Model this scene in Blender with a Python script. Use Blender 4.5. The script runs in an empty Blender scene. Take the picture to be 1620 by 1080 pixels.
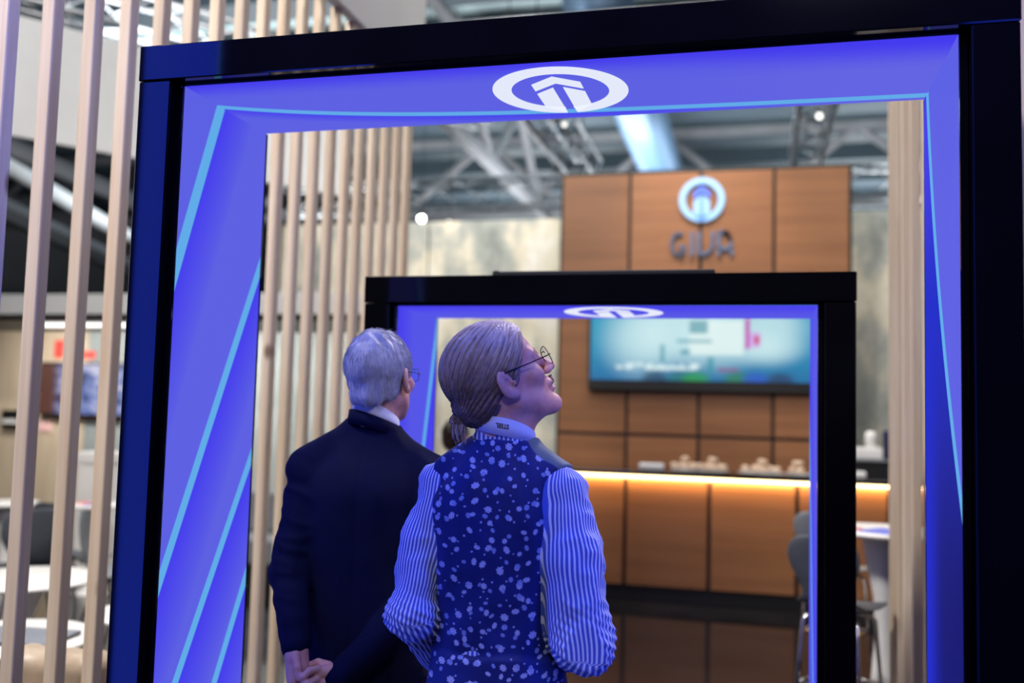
import bpy, bmesh, math, random
import numpy as np
from mathutils import Vector, Matrix

random.seed(7)
SC = bpy.context.scene
COL = SC.collection
PI = math.pi

# ------------------------------------------------------------------ camera
CF, CYAW, CPIT, CROLL, CH = 1506.1, .25198, .07385, .02654, 1.6
_c, _s = math.cos(CYAW), math.sin(CYAW)
FWD = Vector((-_s * math.cos(CPIT), _c * math.cos(CPIT), math.sin(CPIT)))
_r0 = Vector((_c, _s, 0)); _u0 = _r0.cross(FWD)
RGT = _r0 * math.cos(CROLL) + _u0 * math.sin(CROLL)
UPV = _u0 * math.cos(CROLL) - _r0 * math.sin(CROLL)
EYE = Vector((0, 0, CH))
cam = bpy.data.cameras.new('camera')
cam.sensor_width = 36; cam.lens = CF / 1620 * 36
cam.clip_start = .05; cam.clip_end = 200
cam.dof.use_dof = True; cam.dof.focus_distance = 2.42; cam.dof.aperture_fstop = 1.4
co = bpy.data.objects.new('camera', cam); COL.objects.link(co)
M = Matrix((RGT, UPV, -FWD)).transposed().to_4x4(); M.translation = EYE
co.matrix_world = M
SC.camera = co


def at(x, y, Y):
    """point of the photograph (1620 x 1080) at depth Y"""
    d = FWD + RGT * ((x - 810) / CF) - UPV * ((y - 540) / CF)
    return EYE + d * (Y / d.y)


# ------------------------------------------------------------------ world, light, exposure
SC.view_settings.view_transform = 'Standard'
SC.view_settings.look = 'None'
SC.view_settings.gamma = 1
SC.view_settings.exposure = 0
SC.view_settings.use_curve_mapping = False
w = bpy.data.worlds.new('hall_air'); SC.world = w; w.use_nodes = True
w.node_tree.nodes['Background'].inputs[0].default_value = (.8, .88, 1, 1)
w.node_tree.nodes['Background'].inputs[1].default_value = .16


def area(name, loc, size, power, color, target=None, sy=None):
    l = bpy.data.lights.new(name, 'AREA'); l.energy = power; l.color = color
    l.shape = 'RECTANGLE'; l.size = size; l.size_y = sy or size
    o = bpy.data.objects.new(name, l); COL.objects.link(o); o.location = loc
    if target is not None:
        o.rotation_euler = (Vector(target) - Vector(loc)).to_track_quat('-Z', 'Y').to_euler()
    return o


def spot(name, loc, target, power, color, angle, blend=.6, radius=.05):
    l = bpy.data.lights.new(name, 'SPOT'); l.energy = power; l.color = color
    l.spot_size = math.radians(angle); l.spot_blend = blend; l.shadow_soft_size = radius
    o = bpy.data.objects.new(name, l); COL.objects.link(o); o.location = loc
    o.rotation_euler = (Vector(target) - Vector(loc)).to_track_quat('-Z', 'Y').to_euler()
    return o


HALL = (1, .95, .9)
area('hall_fill_light', (-3.3, .2, 7.4), 1.2, 850, HALL)
area('hall_fill_light', (.8, -4.4, 6.5), 1.2, 95, HALL, (-.6, 2.3, 1.4))  # added out of view behind the camera to brighten the men's backs
area('hall_fill_light', (1.8, .2, 7.4), 1.2, 50, HALL)
area('hall_fill_light', (-7.0, 5.0, 7.6), 3, 260, HALL)
area('hall_fill_light', (-5.5, 9.5, 7.8), 3, 190, HALL)
area('hall_fill_light', (1.5, 6.5, 7.4), 3, 220, HALL)
area('hall_fill_light', (-2.0, 6.5, 7.6), 3, 240, HALL)
for ux, uy in ((-9, 16), (-2.5, 17), (4, 16), (-6, 26), (3, 26)):  # unseen lamps below the roof, added to brighten it
    area('roof_fill_light', (ux, uy, 4.6), 4, 560, (.9, .97, 1), (ux, uy + .01, 8))
area('roof_fill_light', (-7.0, 8.0, 6.0), 3, 300, (.9, .97, 1), (-7, 10, 8))
for sx, en in ((-1.25, 40), (-.54, 230), (.17, 50)):
    spot('sign_spot', (sx, 8.3, 5.6), (sx, 9.6, 3.55), en, (1, .8, .58), 52, .9, .06)
spot('face_fill_spot', (3.5, .9, 4.2), (-.5, 2.25, 1.5), 190, (1, .9, .88), 19, .9, .1)  # added out of view to light the blond man's cheek and sleeve
spot('face_fill_spot', (.9, 6.3, 5.3), (-.55, 2.35, 1.65), 300, (1, .86, .82), 26, .8, .08)  # added beyond the portals to light the blond man's face
area('wall_fill_light', (-3.2, 9.3, 5.2), 1.8, 48, (1, .96, .9), (-3.2, 10.4, 2.6), .2)  # unseen pair of lamps added to brighten the plaster partition
area('wall_fill_light', (1.9, 9.3, 5.2), 1.2, 30, (1, .96, .9), (1.9, 10.4, 2.6), .2)
area('neighbour_strip_light', (-6.3, 8.9, 2.42), 4.4, 120, (1, .97, .92), (-6.3, 9.95, .9), .12)
area('counter_strip_light', (.1, 8.375, 1.07), 5.3, 42, (1, .62, .25), (.1, 8.42, .6), .02)

# ------------------------------------------------------------------ small helpers


def S(r, g, b):
    f = lambda v: (v / 255) / 12.92 if v / 255 <= .04045 else ((v / 255 + .055) / 1.055) ** 2.4
    return (f(r), f(g), f(b), 1)


class N:
    """tiny node expression helper"""

    def __init__(s, mat):
        mat.use_nodes = True
        s.t = mat.node_tree; s.n = s.t.nodes; s.l = s.t.links

    def new(s, typ, **kw):
        n = s.n.new(typ)
        for k, v in kw.items(): setattr(n, k, v)
        return n

    def put(s, sock, v):
        if isinstance(v, bpy.types.NodeSocket): s.l.new(v, sock)
        elif v is not None: sock.default_value = v

    def m(s, op, a, b=None, c=None, clamp=False):
        n = s.new('ShaderNodeMath', operation=op); n.use_clamp = clamp
        s.put(n.inputs[0], a); s.put(n.inputs[1], b)
        if c is not None: s.put(n.inputs[2], c)
        return n.outputs[0]

    def v(s, op, a, b=None):
        n = s.new('ShaderNodeVectorMath', operation=op)
        s.put(n.inputs[0], a); s.put(n.inputs[1], b)
        return n.outputs['Value'] if op in ('LENGTH', 'DOT_PRODUCT', 'DISTANCE') else n.outputs[0]

    def mix(s, f, a, b, mode='MIX'):
        n = s.new('ShaderNodeMix', data_type='RGBA', blend_type=mode)
        s.put(n.inputs[0], f); s.put(n.inputs[6], a); s.put(n.inputs[7], b)
        return n.outputs[2]

    def noise(s, vec, scale=5, detail=3, rough=.5):
        n = s.new('ShaderNodeTexNoise'); s.put(n.inputs['Vector'], vec)
        n.inputs['Scale'].default_value = scale; n.inputs['Detail'].default_value = detail
        n.inputs['Roughness'].default_value = rough
        return n.outputs[0]

    def obj(s): return s.new('ShaderNodeTexCoord').outputs['Object']

    def scl(s, vec, xyz, off=None):
        n = s.new('ShaderNodeMapping'); s.put(n.inputs[0], vec)
        n.inputs['Scale'].default_value = xyz
        if off is not None: s.put(n.inputs['Location'], off)
        return n.outputs[0]

    def ramp(s, f, stops):
        n = s.new('ShaderNodeValToRGB'); s.put(n.inputs[0], f)
        e = n.color_ramp.elements
        while len(e) > 1: e.remove(e[-1])
        e[0].position, e[0].color = stops[0]
        for p, c in stops[1:]:
            k = e.new(p); k.color = c
        return n.outputs[0]

    def step(s, x, lo, hi):
        n = s.new('ShaderNodeMapRange', interpolation_type='SMOOTHSTEP'); n.clamp = True
        s.put(n.inputs[0], x)
        n.inputs[1].default_value = lo; n.inputs[2].default_value = hi
        return n.outputs[0]

    def xyz(s, vec):
        n = s.new('ShaderNodeSeparateXYZ'); s.put(n.inputs[0], vec)
        return n.outputs[0], n.outputs[1], n.outputs[2]

    def comb(s, x, y, z):
        n = s.new('ShaderNodeCombineXYZ')
        for i, q in enumerate((x, y, z)): s.put(n.inputs[i], q)
        return n.outputs[0]

    def attr(s, name): return s.new('ShaderNodeAttribute', attribute_name=name)

    def bump(s, h, strength=.3, dist=.01):
        n = s.new('ShaderNodeBump'); s.put(n.inputs['Height'], h)
        n.inputs['Strength'].default_value = strength; n.inputs['Distance'].default_value = dist
        return n.outputs[0]

    @property
    def bsdf(s): return s.n['Principled BSDF']


def mat(name, col, rough=.5, metal=0, var=.08, nscale=8, spec=.5, bump=0, sheen=0, stretch=(1, 1, 1), emit=None, es=0):
    m = bpy.data.materials.new(name); k = N(m); b = k.bsdf
    b.inputs['Roughness'].default_value = rough; b.inputs['Metallic'].default_value = metal
    b.inputs['Specular IOR Level'].default_value = spec
    if var or bump:
        nz = k.noise(k.scl(k.obj(), stretch), nscale, 4)
        hi = tuple(min(1, c * (1 + var)) for c in col[:3]) + (1,)
        lo = tuple(c * (1 - var) for c in col[:3]) + (1,)
        k.put(b.inputs['Base Color'], k.ramp(nz, [(.3, lo), (.7, hi)]))
        if bump: k.put(b.inputs['Normal'], k.bump(nz, bump, .01))
    else:
        b.inputs['Base Color'].default_value = col
    if sheen: b.inputs['Sheen Weight'].default_value = sheen
    if emit is not None:
        b.inputs['Emission Color'].default_value = emit; b.inputs['Emission Strength'].default_value = es
    return m


def emat(name, col, es):
    m = bpy.data.materials.new(name); k = N(m)
    k.bsdf.inputs['Base Color'].default_value = (.02, .02, .02, 1)
    k.bsdf.inputs['Emission Color'].default_value = col; k.bsdf.inputs['Emission Strength'].default_value = es
    return m


def tag(o, label, cat, group=None, kind=None):
    o['label'] = label; o['category'] = cat
    if group: o['group'] = group
    if kind: o['kind'] = kind
    return o


def empty(name, loc=(0, 0, 0), rz=0, rot=None):
    o = bpy.data.objects.new(name, None); COL.objects.link(o); o.location = loc
    o.rotation_euler = rot or (0, 0, rz); o.empty_display_size = .1
    return o


def link(name, me, m=None, parent=None, loc=None):
    o = bpy.data.objects.new(name, me); COL.objects.link(o)
    if m is not None and not me.materials: me.materials.append(m)
    if parent is not None: o.parent = parent
    if loc is not None: o.location = loc
    return o


class MB:
    """collects simple solids; build() links ONE mesh object"""

    def __init__(s): s.bm = bmesh.new()

    def box(s, lo, hi, bev=0, seg=1):
        lo, hi = Vector(lo), Vector(hi)
        g = bmesh.ops.create_cube(s.bm, size=1)['verts']
        for v in g: v.co = Vector(((lo[i] + hi[i]) / 2 + v.co[i] * (hi[i] - lo[i]) for i in range(3)))
        if bev:
            es = list({e for v in g for e in v.link_edges})
            bmesh.ops.bevel(s.bm, geom=es, offset=bev, segments=seg, affect='EDGES', profile=.6)
        return s

    def tube(s, pts, r, n=8, cap=True):
        """round tube through points; r a number or one per point"""
        pts = [Vector(p) for p in pts]; rs = r if isinstance(r, (list, tuple)) else [r] * len(pts)
        rings = []; prev = None
        for i, p in enumerate(pts):
            t = (pts[min(i + 1, len(pts) - 1)] - pts[max(i - 1, 0)]).normalized()
            if prev is None:
                a = Vector((0, 0, 1)) if abs(t.z) < .9 else Vector((1, 0, 0)); u = t.cross(a).normalized()
            else:
                u = (prev - t * prev.dot(t)).normalized()
            prev = u; v = t.cross(u)
            rings.append([s.bm.verts.new(p + (u * math.cos(2 * PI * k / n) + v * math.sin(2 * PI * k / n)) * rs[i]) for k in range(n)])
        for a, b in zip(rings, rings[1:]):
            for k in range(n): s.bm.faces.new((a[k], a[(k + 1) % n], b[(k + 1) % n], b[k]))
        if cap:
            s.bm.faces.new(rings[0][::-1]); s.bm.faces.new(rings[-1])
        return s

    def lathe(s, prof, n=32, c=(0, 0, 0)):
        rings = []
        for r, z in prof:
            rings.append([s.bm.verts.new((c[0] + r * math.cos(2 * PI * k / n), c[1] + r * math.sin(2 * PI * k / n), c[2] + z)) for k in range(n)])
        for a, b in zip(rings, rings[1:]):
            for k in range(n): s.bm.faces.new((a[k], a[(k + 1) % n], b[(k + 1) % n], b[k]))
        s.bm.faces.new(rings[0][::-1]); s.bm.faces.new(rings[-1])
        return s

    def prism(s, poly, fn, th):
        """closed polygon (2d list) extruded; fn(x, y, h) gives the 3d point"""
        a = [s.bm.verts.new(fn(x, y, 0)) for x, y in poly]; b = [s.bm.verts.new(fn(x, y, th)) for x, y in poly]
        n = len(poly)
        s.bm.faces.new(a[::-1]); s.bm.faces.new(b)
        for k in range(n): s.bm.faces.new((a[k], a[(k + 1) % n], b[(k + 1) % n], b[k]))
        return s

    def build(s, name, m, parent=None, smooth=False, loc=None):
        bmesh.ops.recalc_face_normals(s.bm, faces=s.bm.faces)
        me = bpy.data.meshes.new(name); s.bm.to_mesh(me); s.bm.free()
        if smooth: me.shade_smooth()
        return link(name, me, m, parent, loc)


def struct(o): o['kind'] = 'structure'; return o


# ------------------------------------------------------------------ materials
M_floor = mat('gloss_black_floor', (.006, .006, .008, 1), .07, spec=.6, var=.3, nscale=3)
M_black = mat('black_lacquer', (.002, .002, .004, 1), .07, spec=.36, var=.2, nscale=4)
M_matblack = mat('matt_black', (.006, .006, .007, 1), .5, var=.2)
M_white = mat('white_laminate', S(232, 230, 228), .35, var=.03)
M_offwhite = mat('off_white_board', S(205, 206, 208), .7, var=.04, nscale=2)
M_grey = mat('grey_plastic', S(120, 124, 130), .45, var=.06)
M_darkgrey = mat('dark_grey_plastic', S(78, 82, 90), .45, var=.08)
M_chrome = mat('chrome', (.8, .8, .82, 1), .12, metal=1, var=.05)
M_alu = mat('aluminium_tube', (.42, .42, .44, 1), .34, metal=1, var=.1, nscale=12)
M_steelpaint = mat('painted_roof_steel', S(112, 110, 114), .5, var=.1, nscale=2)
M_roof = mat('roof_sheet', S(188, 206, 208), .6, var=.08, nscale=1)
M_purlin = mat('dark_purlin', S(62, 74, 84), .6, var=.1, nscale=2)
M_farwall = mat('hall_end_wall', S(52, 66, 80), .8, var=.2, nscale=1)


def wood(name, light, dark, knots=True, axis=2, scale=1.0, rough=.55, contrast=1.0):
    m = bpy.data.materials.new(name); k = N(m); b = k.bsdf
    rnd = k.new('ShaderNodeObjectInfo').outputs['Random']
    off = k.comb(k.m('MULTIPLY', rnd, 37.0), k.m('MULTIPLY', rnd, 91.0), k.m('MULTIPLY', rnd, 53.0))
    o = k.v('ADD', k.obj(), off)
    st = [22 * scale, 22 * scale, 22 * scale]; st[axis] = 1.1 * scale
    g = k.noise(k.scl(o, st), 1.0, 5, .6)
    st2 = [160 * scale, 160 * scale, 160 * scale]; st2[axis] = 3 * scale
    f = k.noise(k.scl(o, st2), 1.0, 2, .5)
    g2 = k.m('ADD', k.m('MULTIPLY', g, .75), k.m('MULTIPLY', f, .25))
    lo = .5 - .16 / contrast; hi = .5 + .16 / contrast
    c = k.ramp(g2, [(lo, dark), (hi, light)])
    tone = k.m('MULTIPLY_ADD', rnd, .22, .89)
    c = k.mix(1.0, c, k.comb(tone, tone, tone), 'MULTIPLY')
    if knots:
        st3 = [4.0, 4.0, 4.0]; st3[axis] = 2.2
        vo = k.new('ShaderNodeTexVoronoi'); vo.inputs['Scale'].default_value = 1
        k.put(vo.inputs['Vector'], k.scl(o, st3))
        kn = k.m('SUBTRACT', 1.0, k.step(vo.outputs['Distance'], .045, .12))
        gate = k.step(k.xyz(vo.outputs['Color'])[0], .5, .55)
        kn = k.m('MULTIPLY', kn, gate)
        c = k.mix(k.m('MULTIPLY', kn, .85), c, S(92, 58, 40))
    k.put(b.inputs['Base Color'], c)
    k.put(b.inputs['Normal'], k.bump(g2, .12, .004))
    b.inputs['Roughness'].default_value = rough
    return m


M_slat = wood('pine_slat', S(222, 206, 186), S(198, 174, 148))
M_panel = wood('oak_veneer_panel', S(156, 106, 70), S(122, 80, 50), knots=False, axis=0, scale=.5, rough=.45, contrast=.7)
M_timberwall = wood('pale_timber_cladding', S(222, 205, 180), S(200, 178, 150), knots=False)


def concrete(name, stops, scale):
    m = bpy.data.materials.new(name); k = N(m)
    o = k.obj()
    a = k.noise(k.scl(o, (1, 1, .6)), scale, 5, .6); b2 = k.noise(k.scl(o, (1, 1, .8)), scale * 4, 3, .6)
    f = k.m('ADD', k.m('MULTIPLY', a, .8), k.m('MULTIPLY', b2, .2))
    k.put(k.bsdf.inputs['Base Color'], k.ramp(f, stops)); k.bsdf.inputs['Roughness'].default_value = .75
    return m


M_conc = concrete('mottled_plaster', [(.34, S(126, 134, 130)), (.46, S(174, 177, 170)), (.54, S(220, 213, 192)), (.64, S(240, 238, 230))], 1.5)
M_greywall = concrete('grey_cement', [(.35, S(128, 138, 138)), (.65, S(168, 172, 170))], 1.5)

# ------------------------------------------------------------------ hall: floor, roof, far walls
b = MB().box((-22, -6, -.2), (18, 34, 0)); struct(b.build('floor', M_floor))
ceil = struct(MB().box((-22, -6, 8), (18, 34, 8.2)).build('ceiling', M_roof))
pm = None
for i in range(16):
    y = 2.4 + i * 2.05
    if pm is None:
        o = MB().box((-22, -.35, 7.55), (18, .35, 7.99)).build('purlin', M_purlin, ceil); pm = o.data
    else:
        o = link('purlin', pm, None, ceil)
    o.location.y = y
struct(MB().box((-22, 33.5, 0), (18, 33.9, 8)).build('wall_back', M_farwall))
wl = struct(MB().box((-21.9, -6, 0), (-21.5, 34, 8)).build('wall_left', M_steelpaint))
struct(MB().box((-22, -6.4, 0), (18, -6, 8)).build('wall_front', mat('dark_unseen_wall', S(20, 20, 24), .9)))  # added unseen behind the camera, dark so the gloss frames reflect black
struct(MB().box((17.5, -6, 0), (17.9, 34, 8)).build('wall_right', M_steelpaint))

# stand partition with mottled plaster, in panels
part = struct(empty('partition', (0, 10.4, 0)))
for x0 in (-4.75, -2.87, .97):
    pass
for x0, x1 in ((-5.6, -3.72), (-3.70, -1.82), (-1.80, .06), (.08, 1.94), (1.96, 3.8)):
    MB().box((x0, 0, 0), (x1, .1, 3.79), .004).build('panel', M_conc, part)
part['kind'] = 'structure'


# ------------------------------------------------------------------ lighting trusses, girders, duct
def truss(label, p0, p1, wd=.32, r=.024, step=.5, group='box trusses under the hall roof'):
    p0, p1 = Vector(p0), Vector(p1); d = p1 - p0; L = d.length
    t = empty('lighting_truss', p0); t.rotation_euler = d.to_track_quat('X', 'Z').to_euler()
    tag(t, label, 'truss', group)
    h = wd / 2; cs = [(-h, -h), (h, -h), (h, h), (-h, h)]
    for y, z in cs:
        MB().tube([(0, y, z), (L, y, z)], r, 8).build('chord', M_alu, t, True)
    m = MB(); n = max(1, int(L / step))
    for k in range(n):
        x0, x1 = k * L / n, (k + 1) * L / n
        for q in range(4):
            a, c = cs[q], cs[(q + 1) % 4]
            if k % 2: a, c = c, a
            m.tube([(x0, a[0], a[1]), (x1, c[0], c[1])], r * .55, 5)
    o = m.build('bracing', M_alu, t, True); o['kind'] = 'stuff'
    for q in (.15, .85): MB().tube([(L * q, 0, h), (L * q, 0, 7.99 - p0.z)], .008, 6).build('hanger', M_matblack, t)
    return t


truss('square aluminium truss running across behind the tall wood tower', (-7.5, 14, 4.95), (4.5, 14, 4.95), .42)
truss('aluminium truss running away left of the tower logo', (-2.42, 9.5, 5.15), (-2.42, 13.7, 5.15), .36)
truss('aluminium truss running away above the right of the tower', (.62, 8.2, 5.1), (.62, 13.7, 5.1), .36)
truss('aluminium truss above the big white hanging banner', (-8.3, 6.3, 5.75), (-3.7, 12.5, 5.75), .36)
truss('aluminium truss high above the black portal lintel', (-3.4, 10.4, 5.85), (.5, 10.4, 5.85), .42)


def girder(label, p0, p1, hgt):
    p0, p1 = Vector(p0), Vector(p1); d = p1 - p0; L = d.length
    g = empty('roof_girder', p0); g.rotation_euler = d.to_track_quat('X', 'Z').to_euler(); tag(g, label, 'girder', 'steel roof girders')
    MB().box((0, -.1, -.1), (L, .1, .1), .01).build('bottom_chord', M_steelpaint, g)
    MB().box((0, -.1, hgt - .1), (L, .1, hgt + .1), .01).build('top_chord', M_steelpaint, g)
    n = int(L / 1.9); up = True
    for k in range(n):
        x0, x1 = k * L / n, (k + 1) * L / n
        z0, z1 = (0, hgt) if up else (hgt, 0); up = not up
        MB().tube([(x0, 0, z0), (x1, 0, z1)], .085, 6).build('diagonal', M_steelpaint, g)


girder('grey lattice roof girder crossing high behind the tower', (-20, 20.5, 6.1), (16, 20.5, 6.1), 1.6)
girder('grey lattice roof girder running away along the roof', (-4.6, 12, 6.0), (-4.6, 32, 6.0), 1.6)

duct = MB().tube([(-1.9, y, 6.6) for y in (11, 16, 22, 28, 33)], .42, 24)
duct = duct.build('air_duct', mat('galvanised_duct', S(88, 116, 146), .4, metal=.3, var=.08, nscale=2), None, True)
tag(duct, 'pale blue round air duct under the roof left of the tower', 'duct')
for x, y in ((-9.0, 16),):
    pass
pipe = MB().tube([at(-60, 222, 12), at(60, 290, 13.5), at(230, 392, 16)], .14, 12).build('air_pipe', M_offwhite, None, True)
tag(pipe, 'pale sloping pipe seen between the left slats under the roof', 'pipe')
for q, (a, c_) in enumerate((((-60, 300, 14), (235, 440, 18)), ((-60, 200, 16), (235, 330, 20)))):
    pa, pb = at(*a), at(*c_)
    o = MB().tube([pa, pb], .22, 6).build('roof_beam', M_steelpaint)
    tag(o, ('lower' if q == 0 else 'upper') + ' sloping grey roof beam seen between the left slats', 'beam', 'sloping roof beams')


def lamp(label, p, r, es, up, tgt=(-.5, 3, 1.5)):
    p = Vector(p); t = empty('spotlight', p); tag(t, label, 'spotlight', 'small hall spotlights')
    t.rotation_euler = (Vector(tgt) - p).to_track_quat('Z', 'Y').to_euler()
    MB().lathe([(r * .6, -r * 3.2), (r * 1.05, -r * 2.8), (r * 1.15, -r * .1), (r * 1.15, 0), (r * 1.0, 0), (r * .95, -.02)], 16).build('housing', M_matblack, t, True)
    hang = MB().tube([(0, 0, 0), (0, 0, up)], .006, 6).build('hanger', M_matblack, t); hang.rotation_euler = t.rotation_euler.to_matrix().inverted().to_euler()
    MB().lathe([(r * .94, -.02), (r * .9, -.004), (r * .4, 0)], 16).build('lens', emat('lamp_glow', (1, .97, .92, 1), es), t, True)


lamp('brightest round spotlight left of the wood tower', at(667, 346, 13.2), .05, 26, 3.67)
lamp('smaller round spotlight just right of the brightest one', at(711, 352, 13.2), .03, 5, 3.66)
lamp('spotlight on the truss above the right of the tower', at(1296, 184, 9.6), .034, 2.5, 3.3)
lamp('spotlight on the truss left of the tower logo', at(893, 197, 10.4), .03, 2.2, 3.1)

# ------------------------------------------------------------------ LED portals
C_LIGHT = S(92, 96, 226); C_DEEP = S(66, 56, 238); C_CYAN = S(96, 172, 232); C_MID = S(82, 82, 230)


def led_mat(name, kind, gain):
    m = bpy.data.materials.new(name); k = N(m)
    uv = k.new('ShaderNodeUVMap', uv_map='metres').outputs[0]
    u, v, _ = k.xyz(uv)

    def seg(p, q):
        """signed distance to the line p-q; positive on the right of p->q"""
        dx, dy = q[0] - p[0], q[1] - p[1]; L = math.hypot(dx, dy); nx, ny = dy / L, -dx / L
        return k.m('ADD', k.m('MULTIPLY_ADD', u, nx, -(p[0] * nx + p[1] * ny)), k.m('MULTIPLY', v, ny))

    lines = []
    if kind == 'left':
        lines = [(seg((.008, 1.879), (.227, 2.487)), .022, .17), (seg((.013, 1.055), (.497, 2.041)), .017, .17),
                 (seg((.14, .824), (.507, 1.45)), .016, .17), (seg((.343, .771), (.496, 1.053)), .016, .17),
                 (seg((.35, .3), (.5, .58)), .013, .3)]
    elif kind == 'top':
        e = k.m('POWER', 2.71828, k.m('MULTIPLY', v, -1.97))
        curve = k.m('MULTIPLY_ADD', e, -.243, .467)
        lines = [(k.m('SUBTRACT', u, curve), .019, .09)]
    elif kind == 'right':
        wv = k.m('SUBTRACT', 2.482, v)
        curve = k.m('SUBTRACT', k.m('MULTIPLY_ADD', wv, -.156, .446), k.m('MULTIPLY', k.m('MULTIPLY', wv, wv), .207))
        lines = [(k.m('SUBTRACT', u, curve), .02, 9)]
    elif kind == 'left2':
        lines = [(seg((0.0, -5), (0.018, 5)), .02, .2), (seg((.30, 1.15), (.5, 1.95)), .02, .3)]
    elif kind == 'top2':
        lines = [(seg((.02, 0), (.03, 1.5)), .018, .3)]
    elif kind == 'right2':
        lines = [(seg((.02, 2.0), (.02, 1.3)), .02, .05), (seg((.44, 1.35), (.12, .3)), .03, .3)]
    elif kind == 'left3':
        lines = [(seg((.02, 0), (.03, 3.5)), .02, .4)]
    else:
        lines = [(k.m('MULTIPLY_ADD', u, 1, -.42), .015, .1)]
    deep = None; line = None
    for d, wdt, fall in lines:
        pos = k.m('GREATER_THAN', d, 0.0)
        f = k.m('MULTIPLY', pos, k.m('SUBTRACT', 1.0, k.m('DIVIDE', d, fall, clamp=True)))
        g = k.m('SUBTRACT', 1.0, k.step(k.m('ABSOLUTE', d), wdt * .8, wdt * 1.05))
        deep = f if deep is None else k.m('MAXIMUM', deep, f)
        line = g if line is None else k.m('MAXIMUM', line, g)
    c = k.mix(k.m('POWER', deep, .8), C_LIGHT, C_DEEP)
    if kind == 'right':      # screen colour darkens to navy towards its lower end
        low = k.step(v, 2.0, 1.1)
        low = k.m('MULTIPLY', low, deep)
        c = k.mix(k.m('MULTIPLY', deep, k.step(v, 2.45, 1.9)), c, S(24, 40, 200))
        c = k.mix(k.m('MULTIPLY', low, k.m('SUBTRACT', 1.0, k.step(u, .25, .5))), c, S(16, 20, 110))
    if kind == 'top':
        c = k.mix(k.m('SUBTRACT', 1.0, k.step(u, .02, .17)), c, C_DEEP)
        c = k.mix(k.step(v, 1.1, 1.9), c, k.mix(k.step(u, .05, .25), C_DEEP, S(98, 100, 226)))
    if kind in ('top2', 'left2', 'right2'):
        c = k.mix(.35, c, C_DEEP)
    if kind in ('left3', 'top3'):
        c = k.mix(.8, c, S(22, 66, 240))
    c = k.mix(line, c, C_CYAN)
    # pixel pitch of the LED tiles
    px = k.m('SINE', k.m('MULTIPLY', u, 2 * PI / .0039)); py = k.m('SINE', k.m('MULTIPLY', v, 2 * PI / .0039))
    dots = k.m('MULTIPLY_ADD', k.m('MULTIPLY', px, py), .07, .97)
    c = k.mix(1.0, c, k.comb(dots, dots, dots), 'MULTIPLY')
    bs = k.bsdf
    bs.inputs['Base Color'].default_value = (.006, .006, .008, 1); bs.inputs['Roughness'].default_value = .7; bs.inputs['Specular IOR Level'].default_value = .08
    k.put(bs.inputs['Emission Color'], c); bs.inputs['Emission Strength'].default_value = gain
    return m


M_logo = emat('white_led_picture', S(226, 232, 248), 1.0)


def quad_uv(name, pts, uvs, m, parent, th):
    """flat screen panel with a backing of thickness th (vector)"""
    me = bpy.data.meshes.new(name)
    vs = [Vector(p) for p in pts] + [Vector(p) + Vector(th) for p in pts]
    fs = [(0, 1, 2, 3), (7, 6, 5, 4), (0, 4, 5, 1), (1, 5, 6, 2), (2, 6, 7, 3), (3, 7, 4, 0)]
    me.from_pydata(vs, [], fs)
    ul = me.uv_layers.new(name='metres')
    for li, lp in enumerate(me.loops): ul.data[li].uv = uvs[lp.vertex_index % 4]
    me.materials.append(m); me.materials.append(M_matblack)
    for i, p in enumerate(me.polygons): p.material_index = 0 if i == 0 else 1
    return link(name, me, None, parent)


def emblem(name, c, r, fn, th, m, m2, parent):
    """ring with an arrow rising from its foot; fn(x, y, h) places it"""
    g = .075
    mb = MB()
    a0 = -PI / 2 + math.asin(g / .86); a1 = 1.5 * PI - math.asin(g / .86)
    K = 64
    out = [(math.cos(a0 + (a1 - a0) * i / K), math.sin(a0 + (a1 - a0) * i / K)) for i in range(K + 1)]
    for i in range(K):
        (x0, y0), (x1, y1) = out[i], out[i + 1]
        mb.prism([(x0, y0), (x1, y1), (x1 * .72, y1 * .72), (x0 * .72, y0 * .72)], fn, th)
    for sx in (-1, 1):
        mb.prism([(sx * x, y) for x, y in ((g, -.98), (g, .17), (.36, -.06), (.36, -.66), (.24, -.8))], fn, th)
    o = mb.build(name, m, parent)
    mb = MB()
    for sx in (-1, 1):
        mb.prism([(0, .62), (sx * .36, .34), (sx * .36, .06), (0, .34)], fn, th)
    mb.build('arrow_head', m2, o if parent is not None else None)
    return o


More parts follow.
